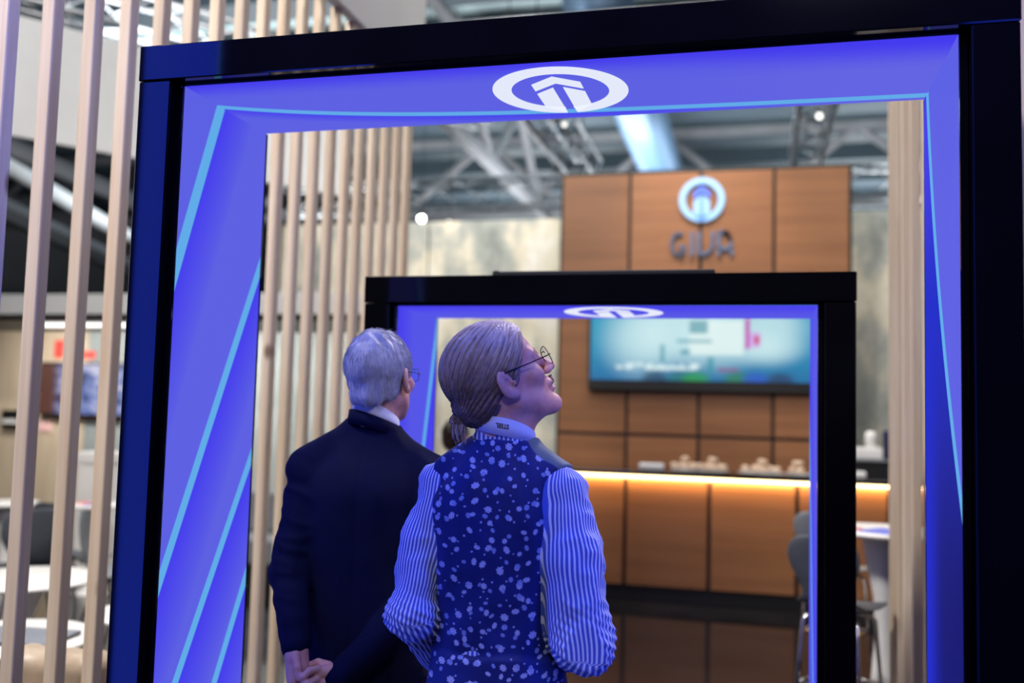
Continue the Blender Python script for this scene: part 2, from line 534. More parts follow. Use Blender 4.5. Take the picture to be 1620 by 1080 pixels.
def portal(label, Y, xi0, xi1, zi, D, kinds, post=.1, gain=1.02, top_gain=1.02):
    cx = (xi0 + xi1) / 2
    p = empty('led_portal', (cx, Y, 0)); tag(p, label, 'portal', 'nested screen portals')
    a, b_ = xi0 - cx, xi1 - cx
    lip = .02; Db = D + .012
    for nm, x0, x1 in (('post', a - lip - post, a - lip), ('post', b_ + lip, b_ + lip + post)):
        MB().box((x0, 0, 0), (x1, Db, zi + .006), .003).build(nm, M_black, p)
    MB().box((a - lip - post - .002, -.002, zi + .008), (b_ + lip + post + .002, Db, zi + .008 + post), .003).build('lintel', M_black, p)
    for x0, x1 in ((a - lip + .001, a), (b_, b_ + lip - .001)):
        MB().box((x0, .03, 0), (x1, .0395, zi), .002).build('trim', M_black, p)
        MB().box((x0, Db - .009, 0), (x1 , Db, zi), .001).build('trim', M_black, p)
    y0, y1 = .04, D
    # u = depth from the front edge, v = height or distance from the left edge
    quad_uv('led_screen', [(a, y0, .02), (a, y1, .02), (a, y1, zi), (a, y0, zi)], [(y0, .02), (y1, .02), (y1, zi), (y0, zi)],
            led_mat('led_' + kinds[0], kinds[0], gain), p, (-.015, 0, 0))
    quad_uv('led_screen', [(b_, y0, .02), (b_, y0, zi), (b_, y1, zi), (b_, y1, .02)], [(y0, .02), (y0, zi), (y1, zi), (y1, .02)],
            led_mat('led_' + kinds[2], kinds[2], gain), p, (.015, 0, 0))
    top = quad_uv('led_screen', [(a, y0, zi), (a, y1, zi), (b_, y1, zi), (b_, y0, zi)], [(y0, 0), (y1, 0), (y1, b_ - a), (y0, b_ - a)],
                  led_mat('led_' + kinds[1], kinds[1], top_gain), p, (0, 0, .006))
    r = .187; oy = D / 2 + .005
    emblem('logo', None, r, lambda x, y, h: Vector((.03 + x * r, oy - y * r, zi - .0015 - h)), .001, M_logo, M_logo, top)
    return p


portal('large black portal with violet lit screen lining in front of the two men', 2.26, -1.56, .442, 2.487, .5, ('left', 'top', 'right'))
portal('smaller black portal with blue lit lining beyond the two men', 3.32, -1.313, .2, 1.988, .5, ('left2', 'top2', 'right2'))
portal('outer black portal with blue lit lining nearest the viewer, mirrored in the gloss frames', 1.22, -2.06, .94, 3.49, .5, ('left3', 'top3', 'left3'), gain=6.5, top_gain=13.0)  # unseen, inferred from reflections; screen gains and colour set to light the men
bar = empty('lintel_bar', (-.548, 3.42, 0)); tag(bar, 'flat black bar lying on top of the smaller portal lintel', 'bar')
MB().box((-.405, -.04, 2.1), (.405, .04, 2.119), .003).build('housing', M_matblack, bar)
MB().box((-.4, -.042, 2.1), (-.38, .042, 2.1215), .002).build('end_cap', M_matblack, bar)

# ------------------------------------------------------------------ timber slat screens
ls = empty('slat_screen', (-2.1, 2, 0)); tag(ls, 'long screen of upright pine slats left of the portals', 'screen', 'pine slat screens')
sm = None
for n in range(0, 19):
    y = (1.0586 + .0858 * n) * 2.1 - 2
    if sm is None:
        o = MB().box((-.046, 0, 0), (0, .046, 3.66), .003).build('slat', M_slat, ls); sm = o.data
    else: o = link('slat', sm, None, ls)
    o.location = (random.uniform(-.002, .002), y, 0)
MB().box((-.03, 1.35, 3.66), (.03, 3.6, 4.7), .004).build('header_board', M_offwhite, ls)
MB().box((-.12, -.2, -.0), (-.046, 3.5, .04), .002).build('floor_rail', M_matblack, ls)
rs = empty('slat_screen', (.68, 2.7, 0)); tag(rs, 'screen of upright pine slats right of the portals', 'screen', 'pine slat screens')
for y in (2.79, 2.97, 3.15, 3.33, 3.51, 3.69, 3.87, 4.06, 4.3, 4.6, 4.87, 5.07, 5.2, 5.34):
    if y == 2.79:
        o = MB().box((0, 0, 0), (.042, .042, 3.4), .003).build('slat', M_slat, rs); sr = o.data
    else: o = link('slat', sr, None, rs)
    o.location = (random.uniform(-.002, .002), y - 2.7, 0)
MB().box((.042, .0, 0), (.1, 2.7, .04), .002).build('floor_rail', M_matblack, rs)

# ------------------------------------------------------------------ tall wood tower with sign and screen
tw = empty('panel_tower', (-.55, 9.6, 0)); tag(tw, 'tall wood panelled tower wall behind the bar', 'panelled wall')
MB().box((-1.44, .03, 0), (1.44, .74, 4.1), .005).build('carcass', M_matblack, tw)
for i in range(4):
    x0 = -1.423 + i * .7115
    for z0, z1 in ((.04, 1.385), (1.42, 2.72), (2.755, 4.06)):
        MB().box((x0 + .016, 0, z0), (x0 + .6955, .028, z1), .003).build('panel', M_panel, tw)
sg = empty('wall_sign', (-.54, 9.595, 3.77)); tag(sg, 'blue ring emblem and lettering mounted on the top of the wood tower', 'sign')
r_ = .225
M_ring = mat('pale_blue_acrylic', S(150, 196, 245), .4, var=.02, emit=S(140, 190, 250), es=.35)
M_arrow = mat('blue_acrylic', S(86, 120, 240), .4, var=.02, emit=S(80, 120, 250), es=.35)
M_letter = mat('slate_blue_letters', S(92, 116, 156), .5, var=.04)
emblem('ring', None, r_, lambda x, y, h: Vector((x * r_, -.012 - h, y * r_)), .02, M_ring, M_arrow, sg)
MB().box((-.018, -.02, -.22), (.018, -.005, .05)).build('stem', mat('mid_blue_acrylic', S(120, 170, 225), .4, var=.02), sg)


def strokes(mb, lines, wd, fn, th):
    for ln in lines:
        for (x0, y0), (x1, y1) in zip(ln, ln[1:]):
            d = Vector((x1 - x0, y1 - y0)); d.normalize(); n = Vector((-d.y, d.x)) * wd / 2; e = d * wd * .18
            mb.prism([(x0 - e.x - n.x, y0 - e.y - n.y), (x1 + e.x - n.x, y1 + e.y - n.y), (x1 + e.x + n.x, y1 + e.y + n.y), (x0 - e.x + n.x, y0 - e.y + n.y)], fn, th)


arc = lambda cx, cy, rx, ry, a0, a1, n=12: [(cx + rx * math.cos(math.radians(a0 + (a1 - a0) * i / n)), cy + ry * math.sin(math.radians(a0 + (a1 - a0) * i / n))) for i in range(n + 1)]
GL = {'G': [arc(.5, .5, .42, .46, 62, 300) + [(.82, .12), (.82, .40), (.58, .40)]],
      'I': [[(.5, 0), (.5, 1)]],
      'V': [[(.12, 1), (.12, .02)], [(.12, .03), (.5, .07), (.72, .2), (.83, .42), (.84, .7), (.84, 1)]],
      'A': [[(.1, 0), (.1, 1)], [(.1, 1)] + arc(.42, .6, .42, .4, 90, 0) + [(.86, .3), (.92, 0)], [(.1, .28), (.84, .28)]]}
for ch, x0, wd in (('G', -.305, .165), ('I', -.142, .1), ('V', -.045, .185), ('A', .155, .155)):
    mb = MB(); H_ = .235; z0 = -.562
    strokes(mb, [[(x0 + px * wd, z0 + py * H_) for px, py in ln] for ln in GL[ch]], .031, lambda x, y, h: Vector((x, -.006 - h, y)), .02)
    mb.build('letter', M_letter, sg)


def text_mesh(body, size, extrude=0.0, bold=0.0):
    cu = bpy.data.curves.new('lettering', 'FONT'); cu.body = body; cu.size = size; cu.extrude = extrude
    cu.offset = bold; cu.align_x = 'CENTER'; cu.align_y = 'CENTER'
    o = bpy.data.objects.new('lettering', cu); COL.objects.link(o)
    me = bpy.data.meshes.new_from_object(o.evaluated_get(bpy.context.evaluated_depsgraph_get()))
    bpy.data.objects.remove(o); bpy.data.curves.remove(cu)
    return me


for i, ch in enumerate('GROUP'):
    me = text_mesh(ch, .05, .004)
    for v in me.vertices: v.co = Vector((v.co.x, -.004 + v.co.z * .5 - .004, v.co.y))
    link('letter', me, mat('grey_letters', S(110, 90, 80), .5, var=0), sg, (-.19 + i * .095, 0, -.612))

tv = empty('wall_screen', (-.55, 9.56, 0)); tag(tv, 'wide wall screen with teal and white picture behind the bar', 'screen')
MB().box((-1.10, -.03, 1.84), (1.10, .035, 3.02), .012).build('casing', M_matblack, tv)


def tv_mat():
    m = bpy.data.materials.new('teal_screen_picture'); k = N(m)
    uv = k.new('ShaderNodeUVMap', uv_map='metres').outputs[0]; u, v, _ = k.xyz(uv)

    def blob(cx, cy, rx, ry, soft=.5):
        d = k.v('LENGTH', k.comb(k.m('MULTIPLY_ADD', u, 1 / rx, -cx / rx), k.m('MULTIPLY_ADD', v, 1 / ry, -cy / ry), 0.0))
        return k.m('SUBTRACT', 1.0, k.step(d, 1 - soft, 1 + soft))

    def rect(x0, y0, x1, y1, s=.015):
        f = k.m('MULTIPLY', k.step(u, x0 - s, x0 + s), k.m('SUBTRACT', 1.0, k.step(u, x1 - s, x1 + s)))
        g = k.m('MULTIPLY', k.step(v, y0 - s, y0 + s), k.m('SUBTRACT', 1.0, k.step(v, y1 - s, y1 + s)))
        return k.m('MULTIPLY', f, g)
    c = k.ramp(v, [(0, S(0, 104, 158)), (.35, S(0, 140, 182)), (1, S(10, 160, 192))])
    W = S(205, 236, 238)
    for args in ((.5, .42, .3, .3, .75), (.85, .5, .36, .3, .6), (1.25, .48, .36, .3, .6), (1.78, .52, .26, .22, .8), (1.7, .32, .26, .12, .9)):
        c = k.mix(k.m('MULTIPLY', blob(*args), .72), c, W)
    c = k.mix(k.m('MULTIPLY', rect(.98, .26, 1.5, .6), .7), c, S(228, 244, 240))
    for args in ((.70, .18, .74, .36), (.86, .38, 1.2, .41), (.98, .47, 1.16, .6), (1.16, .08, 1.22, .24), (.9, .26, .99, .31)):
        c = k.mix(k.m('MULTIPLY', rect(*args, .02), .75), c, S(20, 140, 160))
    c = k.mix(rect(1.52, .32, 1.56, .62, .012), c, S(190, 30, 170))
    c = k.mix(k.m('MULTIPLY', rect(1.56, .34, 1.66, .48, .03), .7), c, S(215, 120, 225))
    c = k.mix(rect(1.61, .37, 1.65, .45, .012), c, S(200, 20, 90))
    c = k.mix(k.m('MULTIPLY', rect(1.26, .1, 1.46, .13, .015), .8), c, S(140, 60, 120))
    c = k.mix(k.m('MULTIPLY', rect(.26, .11, 1.1, .17, .02), k.step(k.noise(uv, 14, 2), .4, .6)), c, S(225, 245, 245))
    for cx, col in ((.65, S(8, 60, 90)), (.9, S(20, 110, 110)), (1.05, S(20, 150, 60)), (1.45, S(30, 120, 70)), (1.62, S(20, 80, 190)), (1.85, S(8, 50, 90))):
        c = k.mix(k.m('MULTIPLY', blob(cx, .02, .12, .07, .5), .8), c, col)
    k.bsdf.inputs['Base Color'].default_value = (.01, .01, .01, 1)
    k.put(k.bsdf.inputs['Emission Color'], c); k.bsdf.inputs['Emission Strength'].default_value = 1.0
    return m


quad_uv('screen', [(-1.075, -.034, 1.95), (1.075, -.034, 1.95), (1.075, -.034, 2.99), (-1.075, -.034, 2.99)], [(0, 0), (2.15, 0), (2.15, 1.04), (0, 1.04)], tv_mat(), tv, (0, .004, 0))

# ------------------------------------------------------------------ bar counter
bc = empty('bar_counter', (-.5, 8.4, 0)); tag(bc, 'long wood fronted bar counter with glowing strip under its top', 'counter')
MB().box((-2.2, .03, .0), (3.2, .62, 1.075), .004).build('carcass', M_matblack, bc)
MB().box((-2.24, -.05, 1.078), (3.24, .66, 1.118), .006).build('worktop', M_black, bc)
x = -2.04
for i in range(8):
    x0 = -1.103 + .5 + (i - 2) * .722
    x1 = x0 + .722
    if x0 < -2.2: x0 = -2.2
    MB().box((x0 + .018, 0, .135), (min(x1, 3.2) - .018, .028, 1.05), .003).build('panel', M_panel, bc)
MB().box((-2.2, .0, 1.056), (3.2, .026, 1.074), .002).build('light_strip', emat('warm_led_strip', (1, .72, .36, 1), 7), bc)

M_bread = mat('baked_crust', S(214, 186, 160), .6, var=.12, nscale=30, bump=.2)
M_plate = mat('white_porcelain', S(226, 226, 226), .2, var=.02)


def lump(parent, loc, r, sq):
    bm = bmesh.new(); bmesh.ops.create_icosphere(bm, subdivisions=2, radius=r)
    for v in bm.verts:
        n = 1 + .12 * math.sin(v.co.x * 90 + loc[0] * 50) * math.cos(v.co.y * 80 + loc[1] * 70)
        v.co = Vector((v.co.x * n * 1.15, v.co.y * n, (v.co.z * n * sq)))
    me = bpy.data.meshes.new('bread_roll'); bm.to_mesh(me); bm.free(); me.shade_smooth()
    return link('bread_roll', me, M_bread, parent, loc)


def platter(label, lab2, xpx, ypx, n, Yc, wdt):
    c = at(xpx, ypx, Yc); t = empty('serving_plate', (c.x, Yc, 1.118)); tag(t, label, 'plate', 'plates along the bar')
    MB().lathe([(wdt * .6, 0), (wdt, .012), (wdt * 1.02, .016), (wdt * .98, .016), (wdt * .55, .006)], 28).build('dish', M_plate, t, True)
    k = 0
    for j in range(n):
        a = j * 2.4; rr = wdt * .9 * math.sqrt((j % (n if n < 5 else n - 2)) / max(1, n - 2))
        lz = .05 if j < n - 2 or n < 5 else .105
        if j >= n - 2 and n >= 5: rr *= .3
        o = lump(None, (c.x + rr * math.cos(a), Yc + rr * math.sin(a) * .7, 1.118 + lz), .033, .8)
        tag(o, lab2, 'bread', lab2 + 's')


platter('white plate heaped with bread at the left of the bar', 'pale bread roll heaped on the left bar plate', 1084, 745, 8, 8.62, .13)
platter('white plate heaped with bread right of the first plate', 'pale bread roll heaped on the second bar plate', 1126, 745, 9, 8.66, .15)
platter('white plate of bread in the middle of the bar', 'pale bread roll on the middle bar plate', 1204, 750, 9, 8.62, .2)
platter('white plate of bread by the small portal post', 'pale bread roll on the bar plate by the portal post', 1264, 752, 5, 8.62, .13)
for lab, xp, yp in (('white napkin box at the left end of the bar', 1031, 742), ('white napkin box on the bar right of the small portal', 1348, 754)):
    c = at(xp, yp, 8.58); t = empty('napkin_box', (c.x, 8.58, 1.118)); tag(t, lab, 'box', 'white boxes on the bar')
    MB().box((-.11, -.06, 0), (.11, .06, .06), .02, 3).build('box', M_plate, t, True)
    MB().box((-.07, -.012, .0605), (.07, .012, .062)).build('slot', M_grey, t)
# back bar with machine
c = at(1376, 720, 9.3)
t = empty('back_bar', (c.x, 9.3, 0)); tag(t, 'dark back bar cabinet with a navy side right of the tower', 'cabinet')
MB().box((-.24, -.2, 0), (.14, .25, 1.24), .005).build('carcass', M_matblack, t)
MB().box((.141, -.2, 0), (.26, .25, 1.52), .005).build('side_panel', mat('navy_panel', S(24, 34, 88), .5), t)
MB().box((-.26, -.22, 1.242), (.139, .25, 1.262), .004).build('top', M_grey, t)
t = empty('coffee_machine', (c.x - .06, 9.3, 1.262)); tag(t, 'small white machine standing on the back bar', 'machine')
MB().box((-.16, -.14, 0), (.16, .14, .1), .02, 2).build('body', M_white, t)
MB().lathe([(.05, .1), (.055, .2), (.045, .24), (.02, .25)], 20, (.07, 0, 0)).build('jug', M_white, t, True)
MB().box((-.14, -.05, .1), (-.06, .05, .18), .01).build('spout', M_matblack, t)

# ------------------------------------------------------------------ neighbouring stand behind the left slats
nb = empty('exhibition_stand', (-6, 8.5, 0)); tag(nb, 'neighbouring stand with pale fascia and timber wall behind the left slats', 'stand')
MB().box((-3.2, -.1, 2.49), (2.5, .1, 2.70), .006).build('fascia', M_offwhite, nb)
MB().box((-3.2, -.08, 2.44), (2.5, 1.5, 2.489), .004).build('soffit', M_matblack, nb)
MB().box((-3.2, 1.36, 0), (-1.83, 1.46, 2.438), .004).build('timber_wall', M_timberwall, nb)
MB().box((-1.82, 1.36, 0), (2.5, 1.46, 2.438), .004).build('cement_wall', M_greywall, nb)
c0, c1 = at(118, 573, 9.83), at(206, 664, 9.83)
MB().box((c0.x + 6, 1.325, c1.z - 0), (c1.x + 6.05, 1.345, c0.z), .003).build('orange_panel', mat('orange_board', S(232, 130, 84), .6), nb)
MB().box((2.35, -.1, 0), (2.5, .1, 2.488), .006).build('column', M_offwhite, nb)
M_red = mat('red_letters', S(226, 74, 66), .5, var=.03)
for x0, y0, x1, y1 in ((87, 538, 99, 566), (119, 554, 133, 567), (136, 555, 150, 567)):
    a_, b_ = at(x0, y0, 9.84), at(x1, y1, 9.84)
    MB().box((a_.x + 6, 1.335, b_.z), (b_.x + 6, 1.359, a_.z), .003).build('sign_letter', M_red, nb)
a_, b_ = at(61, 664, 9.84), at(80, 683, 9.84)
MB().box((a_.x + 6, 1.34, b_.z), (b_.x + 6, 1.359, a_.z), .003).build('pink_notice', mat('pink_card', S(236, 190, 186), .6), nb)
MB().box((-1.8, .35, 2.405), (-.2, .4, 2.438), .004).build('strip_lamp', emat('white_strip_lamp', (1, .98, .94, 1), 2.5), nb)
# its screen
a_, b_ = at(66, 575, 9.75), at(196, 657, 9.75)
ts = empty('stand_screen', ((a_.x + b_.x) / 2, 9.75, b_.z)); tag(ts, 'dark framed screen with blue picture on the neighbouring stand wall', 'screen')
wS, hS = (b_.x - a_.x) / 2, a_.z - b_.z
MB().box((-wS - .02, 0, -.02), (wS + .02, .06, hS + .02), .008).build('casing', M_matblack, ts)


def pic_mat():
    m = bpy.data.materials.new('blue_photo_picture'); k = N(m)
    uv = k.new('ShaderNodeUVMap', uv_map='metres').outputs[0]; u, v, _ = k.xyz(uv)
    n1 = k.noise(k.scl(uv, (3.2, 5, 1)), 1.6, 4)
    c = k.ramp(n1, [(.34, S(60, 50, 70)), (.44, S(70, 100, 170)), (.54, S(150, 160, 215)), (.66, S(222, 220, 240))])
    c = k.mix(k.m('SUBTRACT', 1.0, k.step(u, .12, .3)), c, S(96, 52, 40))
    k.bsdf.inputs['Base Color'].default_value = (.01, .01, .01, 1)
    k.put(k.bsdf.inputs['Emission Color'], c); k.bsdf.inputs['Emission Strength'].default_value = .85
    return m


quad_uv('screen', [(-wS, -.004, 0), (wS, -.004, 0), (wS, -.004, hS), (-wS, -.004, hS)], [(0, 0), (1, 0), (1, .62), (0, .62)], pic_mat(), ts, (0, .003, 0))
a_, b_ = at(2, 648, 9.75), at(32, 674, 9.75)
t = empty('wall_box', ((a_.x + b_.x) / 2, 9.75, b_.z)); tag(t, 'small black box with a white band on the pale timber wall', 'box')
hw, hh = (b_.x - a_.x) / 2, a_.z - b_.z
MB().box((-hw, 0, 0), (hw, .11, hh), .01).build('casing', M_matblack, t)
MB().box((-hw * .8, -.006, hh * .15), (hw * 1.02, 0, hh * .42), .002).build('band', M_white, t)
# hanging banner
d_ = Vector((.595, .803, 0)); p_ = at(100, 140, 8.0)
hb = empty('hanging_banner', (p_.x, p_.y, 0), rz=math.atan2(d_.y, d_.x)); tag(hb, 'big plain pale banner board hanging over the neighbouring stand', 'banner')
za, zb = at(100, 228, 8).z, at(100, 44, 8).z
MB().box((-2.6, 0, za), (3.2, .06, zb), .006).build('board', M_offwhite, hb)
for xx in (-1.5, 0, 1.8):
    MB().tube([(xx, .03, zb), (xx, .03, 7.99)], .008, 6).build('hanger', M_alu, hb)


# ------------------------------------------------------------------ tables, chairs, stools
def tulip_table(label, x, y, h, r, foot=True):
    t = empty('round_table', (x, y, 0)); tag(t, label, 'table', 'white pedestal tables')
    MB().lathe([(r - .03, h - .028), (r, h - .016), (r, h - .006), (r - .012, h)], 40).build('tabletop', M_white, t, True)
    MB().lathe([(r * .62, 0), (r * .6, .014), (r * .3, .05), (.07, .16), (.048, h * .4), (.055, h * .62), (.1, h * .85), (r * .36, h - .029)], 32).build('pedestal', M_white, t, True)
    return t


tulip_table('white round pedestal table in the middle of the gaps between left slats', -4.06, 4.7, .58, .4)
tulip_table('nearest white round pedestal table with a laptop, behind left slats', -3.11, 3.52, .58, .36)
tulip_table('low white round table at the edge of the big portal post', -2.85, 4.2, .58, .3)
tulip_table('small white table standing far back among grey chairs', -6.05, 6.75, .74, .25)
tulip_table('small white table with leaflets beside the portal post, far back', -5.35, 6.95, .74, .24)
hx = at(1398, 829, 5.75)
tulip_table('tall white pedestal bar table right of the small portal', hx.x, 5.75, 1.0, .33)

lp = empty('laptop', (-3.02, 3.5, .58), rz=.12); tag(lp, 'closed silver laptop lying on the nearest white table', 'laptop')
MB().box((-.19, -.13, .003), (.19, .13, .013), .004, 2).build('base', M_darkgrey, lp)
MB().box((-.19, -.13, .0135), (.19, .13, .021), .004, 2).build('lid', mat('silver_lid', S(140, 146, 158), .35, metal=.3), lp)
for i, (dx, dy, col, lab) in enumerate(((-.08, .0, S(232, 120, 116), 'pink leaflet on the far small table'), (.06, -.06, S(60, 90, 190), 'blue leaflet on the far small table'))):
    o = MB().box((-.1, -.07, 0), (.1, .07, .004)).build('leaflet', mat('leaflet_' + ('pink', 'blue')[i], col, .5)); o.location = (-5.35 + dx, 6.95 + dy, .7402)
    o.rotation_euler.z = .4 * i; tag(o, lab, 'leaflet')
for i, (dx, col, lab) in enumerate(((-.17, S(222, 120, 116), 'pink edged brochure on the tall bar table'), (.05, S(110, 120, 220), 'blue brochure on the tall bar table'))):
    o = MB().box((-.09, -.12, 0), (.09, .12, .006)).build('brochure', mat('brochure_' + ('pink', 'blue')[i], col, .4)); o.location = (hx.x + dx - .06, 5.72 - .1 * i, 1.0002); o.rotation_euler.z = .3 - i * .9
    tag(o, lab, 'brochure')
bx = empty('appliance', (at(163, 740, 7.45).x, 7.45, 0)); tag(bx, 'white cabinet appliance behind the far small table', 'appliance')
zt = at(163, 714, 7.45).z
MB().box((-.16, -.14, 0), (.16, .14, zt - .11), .01).build('body', M_white, bx)
MB().box((-.17, -.15, zt - .108), (.17, .15, zt), .02, 2).build('head', M_white, bx)


def shell_mesh(name, w_seat=.21, back=.34, wb=.2):
    """one-piece seat shell: narrow waist, rounded back"""
    prof = [(.2, -.02, .72), (.17, .0, .92), (.05, -.008, 1.0), (-.08, -.012, .96), (-.16, .012, .72), (-.2, .07, .56), (-.222, .15, .74), (-.24, .23, .95), (-.255, back - .04, .9), (-.262, back, .55)]
    nu = 10; vs = []; fs = []
    for i, (y, z, k) in enumerate(prof):
        ww = (w_seat if i < 5 else wb) * k
        for j in range(nu + 1):
            q = -1 + 2 * j / nu
            cz = .018 * q * q if i < 5 else 0; cy = .03 * q * q if i >= 5 else 0
            vs.append((ww * q, y + cy, z + cz))
    n = nu + 1
    for i in range(len(prof) - 1):
        for j in range(nu): fs.append((i * n + j, i * n + j + 1, (i + 1) * n + j + 1, (i + 1) * n + j))
    me = bpy.data.meshes.new(name); me.from_pydata(vs, [], fs)
    return me


def chair(label, x, y, rz, h, m, bar, grp):
    t = empty('bar_stool' if bar else 'shell_chair', (x, y, 0), rz); tag(t, label, 'stool' if bar else 'chair', grp)
    o = link('seat_shell', shell_mesh('seat_shell', back=.36 if bar else .42, wb=.2 if bar else .24, w_seat=.21 if bar else .25), m, t, (0, 0, h))
    for k_, a_ in (('SOLIDIFY', None), ('SUBSURF', None)):
        md = o.modifiers.new(k_.lower(), k_)
        if k_ == 'SOLIDIFY': md.thickness = .012; md.offset = -1
        else: md.levels = md.render_levels = 2
    o.data.shade_smooth()
    sp = .17 if bar else .22
    for sx in (-1, 1):
        for sy in (-1, 1):
            MB().tube([(.03 * sx, .02 * sy, h - .035), (.12 * sx, .1 * sy, h - .045), (.135 * sx, .12 * sy, h - .07), (sp * sx, sp * sy, .0)], .011, 8).build('leg', M_chrome, t, True)
    if bar:
        z = .3; q = .135 + (sp - .135) * (1 - z / (h - .07))
        q2 = .12 + (sp - .12) * (1 - z / (h - .07))
        for a_, b_ in (((-q, -q2), (q, -q2)), ((q, -q2), (q, q2)), ((q, q2), (-q, q2)), ((-q, q2), (-q, -q2))):
            MB().tube([(a_[0], a_[1], z), (b_[0], b_[1], z)], .009, 8).build('footrest', M_chrome, t, True)
    return t


s0 = at(1328, 900, 5.1)
chair('grey shell bar stool with chrome legs just behind the small portal', s0.x, 5.1, -.45, .68, M_darkgrey, True, 'grey bar stools')
s1 = at(1322, 880, 6.35)
chair('grey bar stool farther back, half hidden behind the small portal post', s1.x, 6.35, -.5, .68, M_grey, True, 'grey bar stools')
chair('grey shell chair at the picture edge behind left slats', at(45, 870, 5.7).x, 5.7, .9, .44, M_darkgrey, False, 'grey shell chairs')
chair('grey shell chair beside the middle white table', at(118, 865, 6.15).x, 6.15, -.2, .44, M_darkgrey, False, 'grey shell chairs')
chair('grey shell chair by the edge of the big portal post', at(190, 850, 5.7).x, 5.7, -1.1, .44, M_grey, False, 'grey shell chairs')
bn = empty('bench', (-5.0, 7.95, 0), .0); tag(bn, 'long low grey upholstered bench behind the grey chairs', 'bench')
MB().box((-1.2, -.2, .18), (1.4, .3, .42), .04, 3).build('seat', M_grey, bn)
MB().box((-1.2, .2, .425), (1.4, .34, .8), .04, 3).build('backrest', M_grey, bn)
MB().box((-1.1, -.24, 0), (1.3, .28, .178)).build('plinth', M_matblack, bn)

# ------------------------------------------------------------------ implicit shapes -> one continuous mesh
f4 = np.float32


def V3(*a): return np.array(a, f4)


def cone(a, b, ra, rb):
    a, b = V3(*a), V3(*b); d = b - a; L2 = float(d @ d) or 1e-9
    def f(P):
        t = np.clip(((P - a) @ d) / L2, 0, 1)
        return np.linalg.norm(P - a - t[:, None] * d, axis=1) - (ra + t * (rb - ra))
    return f


def ell(c, r, R=None):
    c, r = V3(*c), V3(*r)
    def f(P):
        q = P - c
        if R is not None: q = q @ R
        k0 = np.linalg.norm(q / r, axis=1); k1 = np.linalg.norm(q / (r * r), axis=1)
        return k0 * (k0 - 1) / np.maximum(k1, 1e-6)
    return f


def rbox(c, h, r, R=None):
    c, h = V3(*c), V3(*h)
    def f(P):
        q = P - c
        if R is not None: q = q @ R
        q = np.abs(q) - (h - r)
        return np.linalg.norm(np.maximum(q, 0), axis=1) + np.minimum(q.max(1), 0) - r
    return f


def loft(secs, yaw=0, org=(0, 0), n=2.4):
    """upright body: rows (z, half width, half depth, x shift, y shift)"""
    secs = sorted(secs); T = np.array(secs, f4); ca, sa = math.cos(yaw), math.sin(yaw)
    zz = np.linspace(T[0, 0], T[-1, 0], 90)
    def smooth(col):
        y = np.interp(zz, T[:, 0], T[:, col]); kk = np.ones(7) / 7
        return np.convolve(np.pad(y, 3, mode='edge'), kk, 'valid')
    C = [smooth(i) for i in range(1, 5)]
    def f(P):
        x, y = P[:, 0] - org[0], P[:, 1] - org[1]
        x, y = x * ca - y * sa, x * sa + y * ca
        z = np.clip(P[:, 2], zz[0], zz[-1]); w, d, sx, sy = [np.interp(z, zz, c) for c in C]
        q = (np.abs((x - sx) / w) ** n + np.abs((y - sy) / d) ** n + 1e-9) ** (1 / n)
        dd = (q - 1) * np.minimum(w, d)
        out = np.abs(P[:, 2] - z)
        return np.where(out > 0, np.hypot(np.maximum(dd, 0), out) + np.minimum(dd, 0) * 0, np.maximum(dd, np.maximum(zz[0] - P[:, 2], P[:, 2] - zz[-1])))
    return f


def moved(f, c, R, s):
    """shape built round the origin at scale 1, placed at c, turned by R (columns = axes), scaled by s"""
    c = V3(*c); R = np.array(R, f4)
    return lambda P: f(((P - c) @ R) / s) * s


def smin(a, b, k):
    if k <= 0: return np.minimum(a, b)
    h = np.clip(.5 + .5 * (b - a) / k, 0, 1)
    return b + (a - b) * h - k * h * (1 - h)


